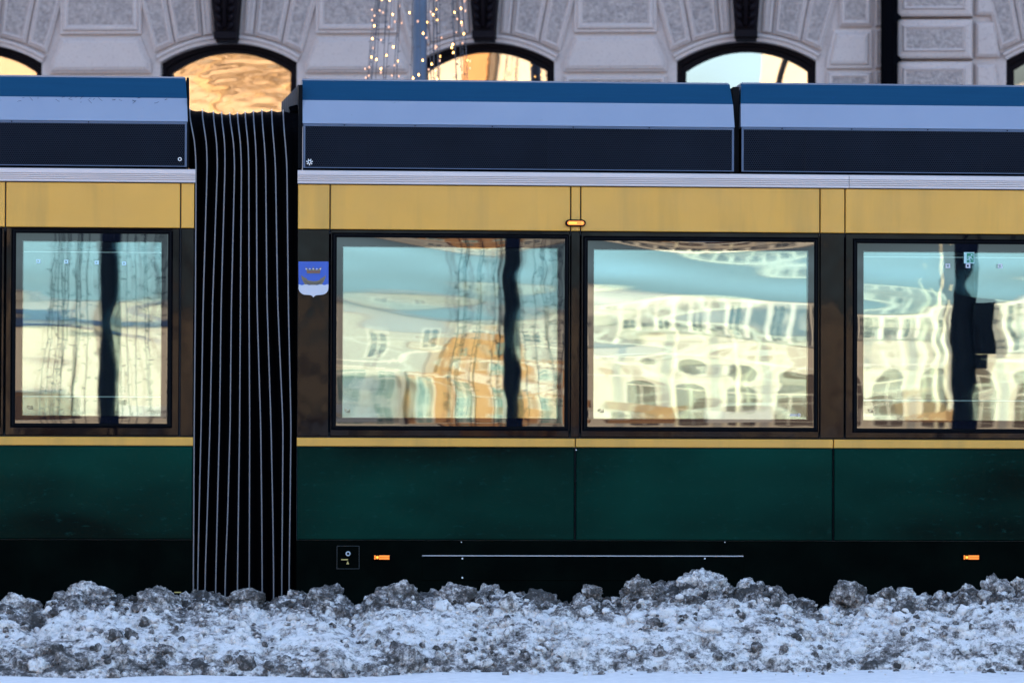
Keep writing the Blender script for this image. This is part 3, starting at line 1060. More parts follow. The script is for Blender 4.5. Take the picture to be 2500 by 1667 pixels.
ROOF = dict(A=(XL, X(428.5)), B=(X(693), X(1686.5)), C=(X(1701), XR))
for key, (x0, x1) in ROOF.items():
    dz = {'A': 0.004, 'B': 0.0, 'C': 0.004}[key]
    zt, zw, zb = Z(191) + dz + 0.027, Z(233.5) + dz, Z(288) + dz
    # upper face, coloured like reflected sky, leans well back; lower, pale face leans a little
    m = MB()
    sec = [(0.006, zb), (0.05, zw), (0.15, zt)]
    c0 = 0.026 if key in 'BC' else 0.0
    lo = MB()
    e0 = 0.022 if key == 'C' else 0.0
    e1 = 0.020 if key in 'AB' else 0.0
    lo.add([(x0, sec[0][0], sec[0][1]), (x1, sec[0][0], sec[0][1]), (x1 - e1 * 0.25, sec[1][0], sec[1][1]), (x0 + e0 * 0.25, sec[1][0], sec[1][1]),
            (x0, 0.3, sec[0][1]), (x1, 0.3, sec[0][1]), (x1 - e1 * .25, 0.3, sec[1][1]), (x0 + e0 * .25, 0.3, sec[1][1])],
           [(0, 1, 2, 3), (0, 4, 5, 1), (1, 5, 6, 2), (3, 7, 4, 0), (4, 7, 6, 5)])
    lo.build('fairing_lower', M['pale'], tram)
    hi = MB()
    A0, A1 = x0 + e0 * 0.25, x1 - e1 * 0.25
    zr = zt - 0.012
    yr = 0.135
    hi.add([(A0, 0.05, zw + 0.0005), (A1, 0.05, zw + 0.0005), (A1 - e1 * 0.5, yr, zr), (A1 - e1 * 0.9, 0.16, zt), (A0 + e0 * 0.9, 0.16, zt), (A0 + e0 * 0.5, yr, zr),
            (A0, 2.2, zw), (A1, 2.2, zw), (A1 - e1 * 0.9, 2.2, zt), (A0 + e0 * 0.9, 2.2, zt)],
           [(0, 1, 2, 5), (5, 2, 3, 4), (4, 3, 8, 9), (0, 5, 4, 9, 6), (1, 7, 8, 3, 2), (6, 9, 8, 7), (0, 6, 7, 1)])
    hi.build('fairing_upper', M['blue'], tram)
    # perforated grille of hexagons in a plain flange
    gx0, gx1 = x0 + 0.004, x1 - 0.004
    gz0, gz1 = ZT['grB'], Z(289) + dz
    fl = 0.013
    m = MB()
    m.ring((gx0, gx1, gz0, gz1), (gx0 + fl, gx1 - fl, gz0 + 0.006, gz1 - fl * 1.1), 0.002, 0.012, 0.001)
    fo = m.build('grille_flange', M['flange'], tram)
    for i in range(int((gx1 - gx0) / 0.46)):
        bm_ = MB(); bm_.disc(gx0 + 0.25 + 0.46 * i + 0.03 * math.sin(i * 5), gz1 - 0.006, 0.0045, -0.001, 0.003, 8)
        bm_.build('bolt', M['dark'], fo)
    pitch = 0.01315
    hole, cell = 0.0052, pitch / math.sqrt(3)
    hx0, hx1, hz0, hz1 = gx0 + fl * 0.6, gx1 - fl * 0.6, gz0 + 0.002, gz1 - fl * 0.7
    cols, rows = int((hx1 - hx0) / pitch), int((hz1 - hz0) / (pitch * 0.866))
    ang = np.radians(np.arange(6) * 60 + 30)
    ci, ri = np.meshgrid(np.arange(cols), np.arange(rows), indexing='ij')
    cx = (hx0 + (ci + 0.5 + 0.5 * (ri % 2)) * pitch).ravel()
    cz = (hz0 + (ri + 0.6) * pitch * 0.866).ravel()
    n = len(cx)
    ox = cx[:, None] + cell * np.cos(ang)[None]
    oz = cz[:, None] + cell * np.sin(ang)[None]
    ix = cx[:, None] + hole * np.cos(ang)[None]
    iz = cz[:, None] + hole * np.sin(ang)[None]
    vv = np.zeros((n, 18, 3))
    vv[:, :6, 0], vv[:, :6, 2], vv[:, :6, 1] = ox, oz, 0.0045
    vv[:, 6:12, 0], vv[:, 6:12, 2], vv[:, 6:12, 1] = ix, iz, 0.0045
    vv[:, 12:, 0], vv[:, 12:, 2], vv[:, 12:, 1] = ix, iz, 0.0075
    base = (np.arange(n) * 18)[:, None, None]
    a = np.arange(6); b2 = (a + 1) % 6
    q1 = np.stack([a, b2, b2 + 6, a + 6], 1)[None] + base
    q2 = np.stack([a + 6, b2 + 6, b2 + 12, a + 12], 1)[None] + base
    q = q1.reshape(-1, 4)
    me = bpy.data.meshes.new('honeycomb_grille')
    me.vertices.add(n * 18)
    me.vertices.foreach_set('co', vv.reshape(-1))
    me.loops.add(len(q) * 4)
    me.loops.foreach_set('vertex_index', q.reshape(-1).astype(np.int32))
    me.polygons.add(len(q))
    me.polygons.foreach_set('loop_start', np.arange(len(q), dtype=np.int32) * 4)
    me.materials.append(M['grille'])
    me.update(calc_edges=True)
    go = link('honeycomb_grille', me, tram)
    tag(go, kind='stuff')
    m = MB(); m.box(gx0 + 0.005, gx1 - 0.005, 0.075, 0.3, gz0, gz1 - 0.002)
    for i in range(int((gx1 - gx0) / 1.1)):
        m.box(gx0 + 0.4 + 1.1 * i, gx0 + 0.55 + 1.1 * i, 0.03, 0.074, gz0 + 0.001, gz1 - 0.003)
    m.build('grille_backing', M['grille_back'], tram)
    m = MB()
    if key == 'A':
        m.add([(x1 - 0.002, 0.03, ZT['grB'] - .004), (x1 + 0.010, 0.03, ZT['grB'] - .004), (x1 - 0.03, 2.0, ZT['grB'] - .004), (x1 - 0.05, 2.0, ZT['grB'] - .004),
               (x1 - 0.002, 0.03, zw), (x1 + 0.010, 0.03, zw), (x1 - 0.03, 2.0, zw), (x1 - 0.05, 2.0, zw)],
              [(0, 3, 2, 1), (4, 5, 6, 7), (0, 1, 5, 4), (1, 2, 6, 5), (2, 3, 7, 6), (3, 0, 4, 7)])
        m.add([(x1 - 0.002, 0.052, zw), (x1 + 0.010, 0.052, zw), (x1 + 0.006, 0.15, zt - 0.006), (x1 - 0.008, 0.15, zt - 0.006),
               (x1 - 0.05, 2.0, zw), (x1 - 0.03, 2.0, zw), (x1 - 0.034, 2.0, zt - 0.006), (x1 - 0.05, 2.0, zt - 0.006)],
              [(0, 1, 2, 3), (1, 5, 6, 2), (5, 4, 7, 6), (4, 0, 3, 7), (3, 2, 6, 7)])
    elif key == 'B':
        m2 = MB(); m2.box(x0 - 0.026, x0 - 0.001, 0.03, 2.0, ZT['grB'] - .002, zt - 0.05); m2.build('end_gasket', M['rubber'], tram)
        m.box(x1 + 0.001, ROOF['C'][0] - 0.001, 0.09, 2.0, ZT['grB'], zt - 0.03)
    if m.v:
        m.build('end_gasket', M['rubber'], tram)

# scratches along the rear car's fairing, laid on as thin dark tubes
rg = random.Random(77)
m = MB()
zz0 = Z(233.5) + 0.004
for i in range(26):
    x = X(rg.gauss(190, 75))
    dz0 = abs(rg.gauss(0, 0.014))
    L = rg.uniform(0.008, 0.03)
    an = rg.uniform(-0.7, 0.7)
    pts = []
    for k in range(4):
        f = k / 3
        z = zz0 - dz0 - 0.004 + L * f * math.sin(an) + 0.003 * math.sin(3 * f + i)
        pts.append((x + L * f * math.cos(an), 0.046 - (zz0 - z) * 0.32 - 0.002, z))
    m.tube(pts, 0.0008, 4)
m.build('scratch_marks', M['dark'], tram, fix=False)['kind'] = 'stuff'

# lock rings in the grille ends
for (qx, qy, petals) in ((413, 366, 0), (711, 372.5, 1)):
    x, z = P(qx, qy)
    m = MB()
    N = 14
    r0, r1 = 0.0075, 0.0115
    vs = []
    for i in range(N):
        c_, s_ = math.cos(2 * math.pi * i / N), math.sin(2 * math.pi * i / N)
        vs += [(x + r0 * c_, -0.006, z + r0 * s_), (x + r1 * c_, -0.006, z + r1 * s_), (x + r1 * c_, 0.004, z + r1 * s_), (x + r0 * c_, 0.004, z + r0 * s_)]
    fs = [(i * 4 + k, ((i + 1) % N) * 4 + k, ((i + 1) % N) * 4 + (k + 1) % 4, i * 4 + (k + 1) % 4) for i in range(N) for k in range(4)]
    m.add(vs, fs)
    if petals:
        for i in range(7):
            an = i * 0.9 + 0.2
            m.disc(x + 0.017 * math.cos(an), z + 0.017 * math.sin(an), 0.0035, -0.004, 0.004, 6)
    m.build('lock_ring', M['steel'], tram)

# ---------------------------------------------------------------- bellows
ZB = Z(258)                       # top of the joint
rib_rows = [(300, [441, 0]), ]
RQ = {  # source pixels of the ribs at several heights
    300: [463, 494, 521, 541, 561, 580, 599, 619, 640, 664, 692],
    330: [474, 503, 528, 548, 569, 586, 604.5, 623, 644, 667, 695],
    400: [478.6, 506, 531, 549.5, 573, 589.5, 607.5, 626, 648.5, 672.5, 700.5],
    740: [477, 496, 519, 540, 565, 587, 608, 627.5, 652, 678, 704],
    1040: [474, 491, 512.6, 535.8, 561.7, 585, 609.7, 636.5, 661.7, 691, 710.5],
    1250: [473, 486, 506, 530.5, 556, 582, 609, 639, 666, 689.5, 708],
    1400: [472, 483, 501, 527, 550, 580, 608.5, 640, 668, 688, 706],
    1500: [472, 482, 500, 526, 549, 579, 608, 640, 668, 688, 706],
}
ys_ = sorted(RQ)


def rib_x(k, z):
    zz = [onplane(600, y).z for y in ys_]
    xx = [onplane(RQ[y][k], y).x for y in ys_]
    return float(np.mean([np.interp(z + dz_, zz[::-1], xx[::-1]) for dz_ in np.linspace(-0.07, 0.07, 9)]))


def rib_path(k, out=0.0):
    """(x, y, z) from the foot up, over the rounded shoulder and back over the roof"""
    r = 0.16
    pts = []
    zt = ZB + 0.012 * math.sin(k * 0.63 + 2.2) - 0.004 * k / 10 + out
    for z in np.linspace(0.26, zt - r, 60):
        pts.append((rib_x(k, z), 0.012 - out, z))
    for i in range(1, 9):
        a = math.pi / 2 * i / 8
        pts.append((rib_x(k, zt - r + r * math.sin(a)), 0.012 - out + r * (1 - math.cos(a)), zt - r + r * math.sin(a)))
    pts.append((rib_x(k, zt), 2.1, zt))
    return pts


paths = [rib_path(k) for k in range(11)]
m = MB()
left_edge = [((X(432) if p[2] > ZT['trT'] - 0.01 else AX1 - 0.02), p[1] + 0.02, p[2] - 0.01) for p in paths[0]]
right_edge = [(BX0 + 0.02, p[1] + 0.02, p[2] - 0.01) for p in paths[0]]
seq = [left_edge] + paths + [right_edge]
for k in range(len(seq) - 1):
    A, B = seq[k], seq[k + 1]
    n = len(A)
    vs = []
    for i in range(n):
        a, b_ = Vector(A[i]), Vector(B[i])
        i0, i1 = max(i - 1, 0), min(i + 1, n - 1)
        t = (Vector(A[i1]) - Vector(A[i0])).normalized()
        nrm = Vector((0, t.z, -t.y))          # into the joint
        if nrm.y < 0 and i < n - 1:
            nrm = -nrm
        if i >= n - 2:
            nrm = Vector((0, 0, -1))
        sh_ = 1.0 if i < 58 else max(0.12, 1.0 - (i - 58) * 0.2)
        for f_, dpt in ((0.0, 0.0), (0.18, 0.022 * sh_), (0.5, 0.06 * sh_), (0.82, 0.022 * sh_), (1.0, 0.0)):
            vs.append(a.lerp(b_, f_) + nrm * dpt)
    fs = [(i * 5 + j, i * 5 + j + 1, (i + 1) * 5 + j + 1, (i + 1) * 5 + j) for i in range(n - 1) for j in range(4)]
    m.add(vs, fs)
m.box(AX1, BX0, 0.25, 2.1, 0.3, ZB - 0.2)
bel = m.build('bellows', M['fabric'], tram)
for k in range(11):
    m = MB()
    pts = [Vector(p) for p in rib_path(k, 0.006)]
    n = len(pts)
    vs = []
    for i, p in enumerate(pts):
        t = (pts[min(i + 1, n - 1)] - pts[max(i - 1, 0)]).normalized()
        nn = Vector((0, -t.z, t.y)).normalized()
        for dx, dn in ((-0.0045, -0.008), (-0.0032, 0.003), (0.0032, 0.003), (0.0045, -0.008)):
            vs.append(p + Vector((dx, 0, 0)) + nn * dn)
    fs = [(i * 4 + j, i * 4 + j + 1, (i + 1) * 4 + j + 1, (i + 1) * 4 + j) for i in range(n - 1) for j in range(3)]
    m.add(vs, fs)
    m.build('fold_rib', M['rib'], bel)
# louvred end of the roof gear above the joint
x1_, _ = P(688, 230)
m = MB()
N = 9
xa_, xb_ = P(648, 250)[0], P(688, 250)[0]
for i in range(N):
    f0, f1 = i / N, (i + 0.86) / N
    xx0, xx1 = xa_ + (xb_ - xa_) * f0, xa_ + (xb_ - xa_) * f1
    z0_, z1_ = Z(234) + (Z(192) - Z(234)) * f0, Z(234) + (Z(192) - Z(234)) * f1
    m.add([(xx0, 0.20, Z(300)), (xx1, 0.20, Z(300)), (xx1, 0.20, z1_), (xx0, 0.20, z0_), (xx0, 0.24, Z(300)), (xx1, 0.24, Z(300)), (xx1, 0.24, z1_), (xx0, 0.24, z0_)],
          [(0, 1, 2, 3), (1, 5, 6, 2), (4, 0, 3, 7), (3, 2, 6, 7), (5, 4, 7, 6)])
m.add([(xa_, 0.243, Z(300)), (xb_, 0.243, Z(300)), (xb_, 0.243, Z(194)), (xa_, 0.243, Z(236)), (xa_, 0.28, Z(300)), (xb_, 0.28, Z(300)), (xb_, 0.28, Z(194)), (xa_, 0.28, Z(236))],
      [(0, 1, 2, 3), (7, 6, 5, 4), (3, 2, 6, 7), (0, 3, 7, 4)])
m.build('roof_louvre', M['fabric_grey'], tram)
m = MB()
m.tube([(P(668, 262)[0], 0.17, Z(300)), (P(668, 262)[0], 0.17, Z(262)), (P(671, 252)[0], 0.18, Z(252)), (P(682, 250)[0], 0.19, Z(249)), (P(690, 256)[0], 0.20, Z(254))], 0.024, 8)
m.build('cable_hose', M['fabric'], tram, smooth=True)

# ---------------------------------------------------------------- skirts, hatches, lamps
def skirt(x0, x1):
    m = MB(); m.plate(x0, x1, ZT['skB'], ZT['gnB'] - 0.005, 0.008, 0.03, 0.004)
    return m.build('skirt', M['skirt'], tram)


skA = skirt(XL, AX1 - 0.003)
skB = skirt(BX0 + 0.003, XR)
ux = MB(); ux.box(XL, XR, 0.25, 2.2, 0.10, 0.36)
ux.build('underframe', M['dark'], tram)


def bolts(pts, parent, r=0.0055):
    for qx, qy in pts:
        x, z = P(qx, qy)
        m = MB(); m.disc(x, z, r, 0.0, 0.009, 8)
        m.disc(x, z, r * 0.5, -0.002, 0.0, 6)
        m.build('bolt', M['steel'], parent)


# long hatch with a bright upper edge
m = MB()
hx0, hx1, hz0, hz1 = X(972), X(1709), Z(1332), Z(1277)
m.plate(hx0, hx1, hz0, hz1, 0.003, 0.0079, 0.002)
ha = m.build('hatch', M['skirt'], tram)
m = MB(); m.box(hx0, hx1, -0.001, 0.0079, hz1 + 0.0005, hz1 + 0.0062)
m.build('hatch_edge', M['edge_strip'], ha)
bolts([(1062, 1282), (1062, 1326), (1619, 1282), (1619, 1327)], ha)
bolts([(1060, 1244.5), (1665, 1244.5)], skB, 0.0035)
bolts([(1323.5, 1033)], tram, 0.004)


def jack_mark(qx, qy, parent):
    """yellow bar with a triangle hung from its right end"""
    x0, z = P(qx, qy)
    x1 = P(qx + 15.6, qy)[0]
    m = MB()
    m.box(x0, x1, -0.0015, 0.0035, z - 0.0032, z + 0.0032)
    xc = x1 - 0.001
    z2 = z - 0.008
    m.poly([(xc, z2), (xc + 0.0085, z2 - 0.02), (xc - 0.0085, z2 - 0.02)], -0.0015, 0.0035)
    m.build('jacking_mark', M['mark_yellow'], parent)


m = MB()
sx0, sz0 = P(773.5, 1306); sx1, sz1 = P(825.5, 1253)
m.ring((sx0, sx1, sz0, sz1), (sx0 + 0.0022, sx1 - 0.0022, sz0 + 0.0022, sz1 - 0.0022), 0.004, 0.0079, 0.0005)
sq = m.build('socket_cover', plain('socket_rim', (0.03, 0.034, 0.038), 0.4), tram)
m = MB(); m.plate(sx0 + 0.0024, sx1 - 0.0024, sz0 + 0.0024, sz1 - 0.0024, 0.0052, 0.0079, 0.001); m.build('cover_plate', M['skirt'], sq)
kx, kz = P(799.5, 1271)
m = MB()
N = 16
vs = []
for i in range(N):
    c_, s_ = math.cos(2 * math.pi * i / N), math.sin(2 * math.pi * i / N)
    for r_, y_ in ((0.0155, 0.0045), (0.0150, -0.004), (0.0115, -0.009), (0.0080, -0.004), (0.0078, 0.0045)):
        vs.append((kx + r_ * c_, y_, kz + r_ * s_))
m.add(vs, [(i * 5 + k, ((i + 1) % N) * 5 + k, ((i + 1) % N) * 5 + k + 1, i * 5 + k + 1) for i in range(N) for k in range(4)])
m.build('lock', M['steel'], sq, smooth=True)
jack_mark(783.5, 1284.5, sq)
jack_mark(400.5, 1359.5, skA)


def reflector(qx, parent):
    x0, z0 = P(qx - 17.5, 1284.2); x1, z1 = P(qx + 17.5, 1274.6)
    m = MB(); m.plate(x0 - 0.012, x1 + 0.012, z0 - 0.004, z1 + 0.004, 0.001, 0.0079, 0.002)
    h = m.build('side_marker', M['dark'], parent)
    m = MB()
    zc = (z0 + z1) / 2
    for a, b_ in ((z0, zc - 0.0008), (zc + 0.0008, z1)):
        m.plate(x0, x0 + 0.008, a, b_, -0.004, 0.0012, 0.001)
        m.plate(x0 + 0.029, x1, a, b_, -0.004, 0.0012, 0.001)
    m.build('lens', M['amber'], h)
    m = MB(); m.disc(x0 + 0.0185, zc, 0.0105, -0.006, 0.0012, 16); m.build('lamp_rim', M['amber'], h)
    m = MB(); m.disc(x0 + 0.0185, zc, 0.0065, -0.008, -0.0061, 12); m.build('lamp_core', M['amber_hot'], h)


reflector(877, skB)
reflector(2231, skB)
# amber marker lamp on the pillar
xc, zc = P(1321.5, 513)
m = MB()
hw, hh = 0.0625, 0.0215


def pill(hw, hh, n=8):
    r = hh
    pts = []
    for i in range(n + 1):
        a = math.pi / 2 - math.pi * i / n
        pts.append((xc + hw - r + r * math.cos(a), zc + r * math.sin(a)))
    for i in range(n + 1):
        a = -math.pi / 2 - math.pi * i / n
        pts.append((xc - hw + r + r * math.cos(a), zc + r * math.sin(a)))
    return pts


m.poly(pill(hw, hh), -0.022, 0.0)
m.poly(pill(hw - 0.003, hh - 0.003), -0.027, -0.0221)
lamp = m.build('marker_lamp', M['rubber'], tram)
m = MB(); m.poly(pill(0.052, 0.0125), -0.034, -0.0272); m.build('lens', M['amber'], lamp)
m = MB(); m.box(xc - 0.043, xc + 0.006, -0.0365, -0.0342, zc - 0.0045, zc + 0.0045)
m.disc(xc + 0.038, zc - 0.001, 0.0035, -0.0365, -0.0342, 8)
m.build('lamp_core', M['amber_hot'], lamp)

# ---------------------------------------------------------------- coat of arms on the panel beside the joint
def CP(a, b_):
    p = onplane(680 + a / 9.8, 600 + b_ / 9.8)
    return (p.x, p.z)


def smooth_pts(pts):
    return [CP(*p) for p in pts]


bot = [(1193, 1020), (1183, 1070), (1160, 1110), (1120, 1145), (1070, 1166), (1000, 1176), (930, 1180), (890, 1188), (860, 1205), (835, 1235),
       (812, 1205), (780, 1188), (740, 1178), (670, 1174), (600, 1166), (548, 1140), (512, 1105), (488, 1065), (480, 1020)]
sh = MB()
sh.poly(smooth_pts([(478, 378), (1195, 378)] + bot), -0.0012, 0.0)
crest = sh.build('coat_of_arms', M['crest_blue'], tram)
wave = [(480, 925)]
for i in range(1, 24):
    f = i / 24
    wave.append((480 + 715 * f, 931 + 13 * math.cos(2 * math.pi * (f * 4.0 + 0.05)) * (-1)))
wave.append((1195, 925))
m = MB(); m.poly(smooth_pts(wave + bot), -0.0026, -0.0013); m.build('crest_water', M['white'], crest)
hull = [(541, 700), (556, 790), (592, 868), (638, 928), (700, 922), (760, 938), (830, 925), (900, 938), (970, 922), (1032, 924), (1078, 862), (1112, 788), (1130, 698)]
deck = [(1100, 730), (1050, 765), (1000, 785), (985, 822), (920, 842), (840, 850), (760, 840), (690, 822), (672, 782), (630, 765), (578, 732)]
m = MB(); m.poly(smooth_pts(hull + deck), -0.0040, -0.0027); m.build('crest_boat', M['crest_brown'], crest)
m = MB()
for dy, sc in ((0, 1.0), (28, 0.92), (52, 0.8)):
    pts_u = [(835 + (x - 835) * sc, y + dy) for x, y in ((600, 800), (650, 845), (720, 868), (835, 880), (950, 868), (1020, 845), (1075, 800))]
    m.poly(smooth_pts(pts_u + [(x, y + 7) for x, y in pts_u[::-1]]), -0.0052, -0.0041)
m.build('crest_plank_line', M['crest_dark'], crest)
m = MB()
m.poly(smooth_pts([(672, 605), (640, 500), (690, 545), (745, 590), (800, 560), (832, 500), (864, 560), (915, 590), (972, 545), (1032, 500), (1000, 605), (990, 662), (682, 662)]), -0.0040, -0.0027)
m.build('crest_crown', M['crest_brown'], crest)
m = MB(); m.poly(smooth_pts([(680, 612), (992, 612), (986, 640), (686, 640)]), -0.0052, -0.0041); m.build('crown_band', M['crest_red'], crest)
m = MB()
for a in (662, 748, 830, 915, 1002):
    x, z = CP(a, 556); m.disc(x, z, 0.0046, -0.0062, -0.0041, 10)
m.build('crown_pearl', M['white'], crest)

# ---------------------------------------------------------------- prints on the glass and things in the cabin
FILM_Y = 0.0072


def overlay(qx, qy, w_, h_, parent, mat=M['white'], hole=True):
    x, z = P(qx, qy)
    m = MB()
    if hole:
        m.ring((x - w_, x + w_, z - h_, z + h_), (x - w_ * 0.55, x + w_ * 0.35, z - h_ * 0.5, z + h_ * 0.5), FILM_Y, FILM_Y + 0.001, 0.0002)
    else:
        m.box(x - w_, x + w_, FILM_Y, FILM_Y + 0.001, z - h_, z + h_)
    return m.build('glass_print', mat, parent)


pale = plain('pale_print', (0.45, 0.62, 0.66), 0.5)
for qx, qy in ((88, 600), (152, 601), (222, 603), (285, 605)):
    overlay(qx, qy, 0.012, 0.011, wA, pale)
for qx, qy in ((2177.5, 610.5), (2224, 610.5), (2298, 611)):
    overlay(qx, qy, 0.014, 0.013, wB3)
for wq, par in ((68, wA), (798, wB1), (1381, wB2), (2000, wB3)):
    qy = 936 if wq == 68 else 944
    x, z = P(wq, qy)
    m = MB()
    for k in range(4):
        for j in range(3):
            if (k * 5 + j * 3) % 4:
                m.box(x - 0.017 + k * 0.009, x - 0.010 + k * 0.009, FILM_Y, FILM_Y + 0.001, z - 0.010 + j * 0.008, z - 0.004 + j * 0.008)
    m.build('glass_maker_mark', M['crest_brown'], par)
# small white mark at the foot of the third window: a ring, a dash and a run of short strokes
x, z = P(1836, 953)
m = MB()
m.ring((x - 0.007, x + 0.007, z - 0.0095, z + 0.0095), (x - 0.003, x + 0.003, z - 0.005, z + 0.005), FILM_Y, FILM_Y + 0.001, 0.0002)
m.box(x - 0.014, x - 0.009, FILM_Y, FILM_Y + 0.001, z - 0.001, z + 0.002)
for k in range(5):
    xx = x - 0.018 - k * 0.0085
    m.poly([(xx, z - 0.006), (xx - 0.006, z - 0.006), (xx - 0.004, z + 0.006), (xx + 0.002, z + 0.006)], FILM_Y, FILM_Y + 0.001)
m.build('glass_print', M['white'], wB2)
# emergency exit sign with the running figure
x0, z0 = P(2214.5, 605); x1, z1 = P(2238.5, 579.5)
m = MB(); m.box(x0, x1, FILM_Y, FILM_Y + 0.001, z0, z1)
ex = m.build('exit_sign', M['sign_pale'], wB3)
ww, hh_ = x1 - x0, z1 - z0


def EX(a, b_):
    return (x0 + ww * a, z0 + hh_ * b_)


m = MB(); m.poly([EX(0.27, 0.09), EX(0.93, 0.09), EX(0.93, 0.93), EX(0.27, 0.93)], FILM_Y - 0.0012, FILM_Y - 0.0001)
m.build('sign_field', M['sign_green'], ex)
m = MB()
fy = (FILM_Y - 0.0024, FILM_Y - 0.0013)
cx_, cz_ = EX(0.74, 0.76)
m.disc(cx_, cz_, ww * 0.085, *fy, n=10)


def limb(pts, wd):
    for i in range(len(pts) - 1):
        a, b_ = Vector(EX(*pts[i])), Vector(EX(*pts[i + 1]))
        t = (b_ - a).normalized(); nn = Vector((-t.y, t.x)) * wd * ww
        m.poly([tuple(a + nn), tuple(a - nn), tuple(b_ - nn), tuple(b_ + nn)], *fy)


limb([(0.66, 0.62), (0.50, 0.42)], 0.085)
limb([(0.66, 0.64), (0.42, 0.62), (0.36, 0.52)], 0.035)
limb([(0.68, 0.62), (0.74, 0.44), (0.84, 0.36)], 0.035)
limb([(0.50, 0.42), (0.58, 0.30), (0.57, 0.12)], 0.042)
limb([(0.48, 0.42), (0.40, 0.34), (0.26, 0.36)], 0.042)
m.build('running_figure', M['sign_pale'], ex)
# cabin light tubes and hand straps just behind the glass
for (qa, qb, qy, win) in ((50, 372, 586, wA), (50, 372, 915, wA), (1984, 2506, 584, wB3), (1984, 2506, 915.5, wB3)):
    m = MB()
    za_ = Z(qy, 0.30)
    m.tube([(X(qa, 0.30), 0.30, za_), (X(qb, 0.30), 0.30, za_)], 0.0036, 6)
    m.build('light_tube', M['tube'], win)
for (qx, win) in ((223, wA), (2226, wB3)):
    x = X(qx, 0.2)
    m = MB()
    pts = [(x + 0.026 * math.cos(a) , Z(660, .2) + 0.03 * math.sin(a)) for a in np.linspace(math.pi, 2 * math.pi, 9)]
    m.poly(pts + [(x + 0.026, Z(590, .2)), (x - 0.026, Z(590, .2))], 0.19, 0.21)
    m.build('hand_strap', M['dark'], win)

# ------------------------------------------------------------------ lamp posts with cones of fairy lights
def lamp_post(x, y, label, r=0.10, mat=M['pole']):
    t = thing('lamp_post', label, 'lamp post', (x, y, 0), 0, 'street lamp posts')
    m = MB()
    m.tube([(0, 0, 0), (0, 0, 0.9), (0, 0, 0.95), (0, 0, 11.6), (0, 0, 12.4)], [r * 1.35, r * 1.3, r * 1.0, r * 0.86, r * 0.7], 16)
    m.build('post', mat, t, smooth=True)
    m = MB()
    m.tube([(0, 0, 12.4), (0, 0, 12.48), (0, 0, 12.8), (0, 0, 12.95)], [0.06, 0.26, 0.22, 0.05], 14)
    m.build('lamp_head', M['dark_post'], t, smooth=True)
    return t


def light_cone(x, y, label, seed, lit=None, n=22, stub=0.035, top=8.0, wr=0.0035):
    """strands hung from a ring on the post, spreading to the ground"""
    t = thing('fairy_light_cone', label, 'fairy lights', (x, y, 0), 0, 'cones of fairy lights round the lamp posts')
    rng = random.Random(seed)
    m = MB()
    ring = [(0.30 * math.cos(2 * math.pi * i / 24), 0.30 * math.sin(2 * math.pi * i / 24), top) for i in range(25)]
    m.tube(ring, 0.012, 6)
    m.build('hanging_ring', M['dark_post'], t)
    bulb = None
    for k in range(n):
        an = 2 * math.pi * k / n + rng.gauss(0, 0.2)
        dr = rng.gauss(0, 0.09)
        pts = []
        ph = rng.uniform(0, 6)
        for i in range(46):
            z = top - (top - 0.1) * i / 45
            f = (top - z) / top
            rr = 0.30 + 0.62 * f + dr * f + 0.012 * math.sin(3.1 * z + ph)
            a2 = an + 0.02 * math.sin(2.3 * z + ph)
            pts.append((rr * math.cos(a2), rr * math.sin(a2), z))
        m = MB()
        m.tube(pts, wr, 4, cap=False)
        z = top - rng.uniform(0.05, 0.2)
        spots = []
        s = 1
        while z > 0.3:
            i = (top - z) / (top - 0.1) * 45
            a, b_ = Vector(pts[int(i)]), Vector(pts[min(int(i) + 1, 45)])
            p = a.lerp(b_, i - int(i))
            s = -s
            q = p + Vector((s * stub * rng.uniform(.6, 1.2), rng.gauss(0, stub * .5), rng.uniform(-0.2, 0.6) * stub))
            m.tube([p, q], [wr * 1.0, wr * 1.3], 4)
            spots.append(q)
            z -= rng.uniform(0.11, 0.19)
        so = m.build('strand', M['wire'] if lit else M['dark_post'], t, fix=False)
        if lit:
            for q in spots:
                if lit[0] < q.z < lit[1] and rng.random() < 0.52:
                    if bulb is None:
                        bm_ = MB()
                        bm_.tube([(0, 0, -0.0125), (0, 0, -0.008), (0, 0, 0.003), (0, 0, 0.011)], [0.002, 0.007, 0.0078, 0.003], 6)
                        bulb = [bm_.build('bulb', M['bulb'], so, smooth=True)]
                        bulb.append(None)
                        bulb[0].location = q
                        bm2 = bulb[0].data.copy(); bm2.materials.clear(); bm2.materials.append(M['bulb_dim'])
                        bulb[1] = bm2
                    else:
                        o = bpy.data.objects.new('bulb', bulb[0].data if rng.random() < 0.55 else bulb[1])
                        C.objects.link(o)
                        o.parent = so
                        o.location = q
    return t


pb = onplane(1025, 100, 19.0)
lamp_post(pb.x, 19.0, 'blue-grey lamp post wrapped in lit fairy lights behind the tram roof', 0.082)
light_cone(pb.x, 19.0, 'cone of lit warm fairy lights round the lamp post behind the tram roof', 5, lit=(4.6, 6.9), n=26, stub=0.03)
LY = -26.2
xl, xm = mirror_x(268, LY), mirror_x(1258, LY)
lamp_post(xl, LY, 'dark lamp post mirrored in the leftmost tram window', 0.12, M['dark_post'])
light_cone(xl, LY, 'cone of unlit fairy light strands mirrored in the leftmost tram window', 8, n=24, top=7.6, wr=0.0052, stub=0.055)
lamp_post(xm, LY, 'dark lamp post mirrored at the right of the second tram window', 0.10, M['dark_post'])
light_cone(xm, LY, 'cone of unlit fairy light strands mirrored in the second tram window', 9, n=24, top=7.6, wr=0.0052, stub=0.055)
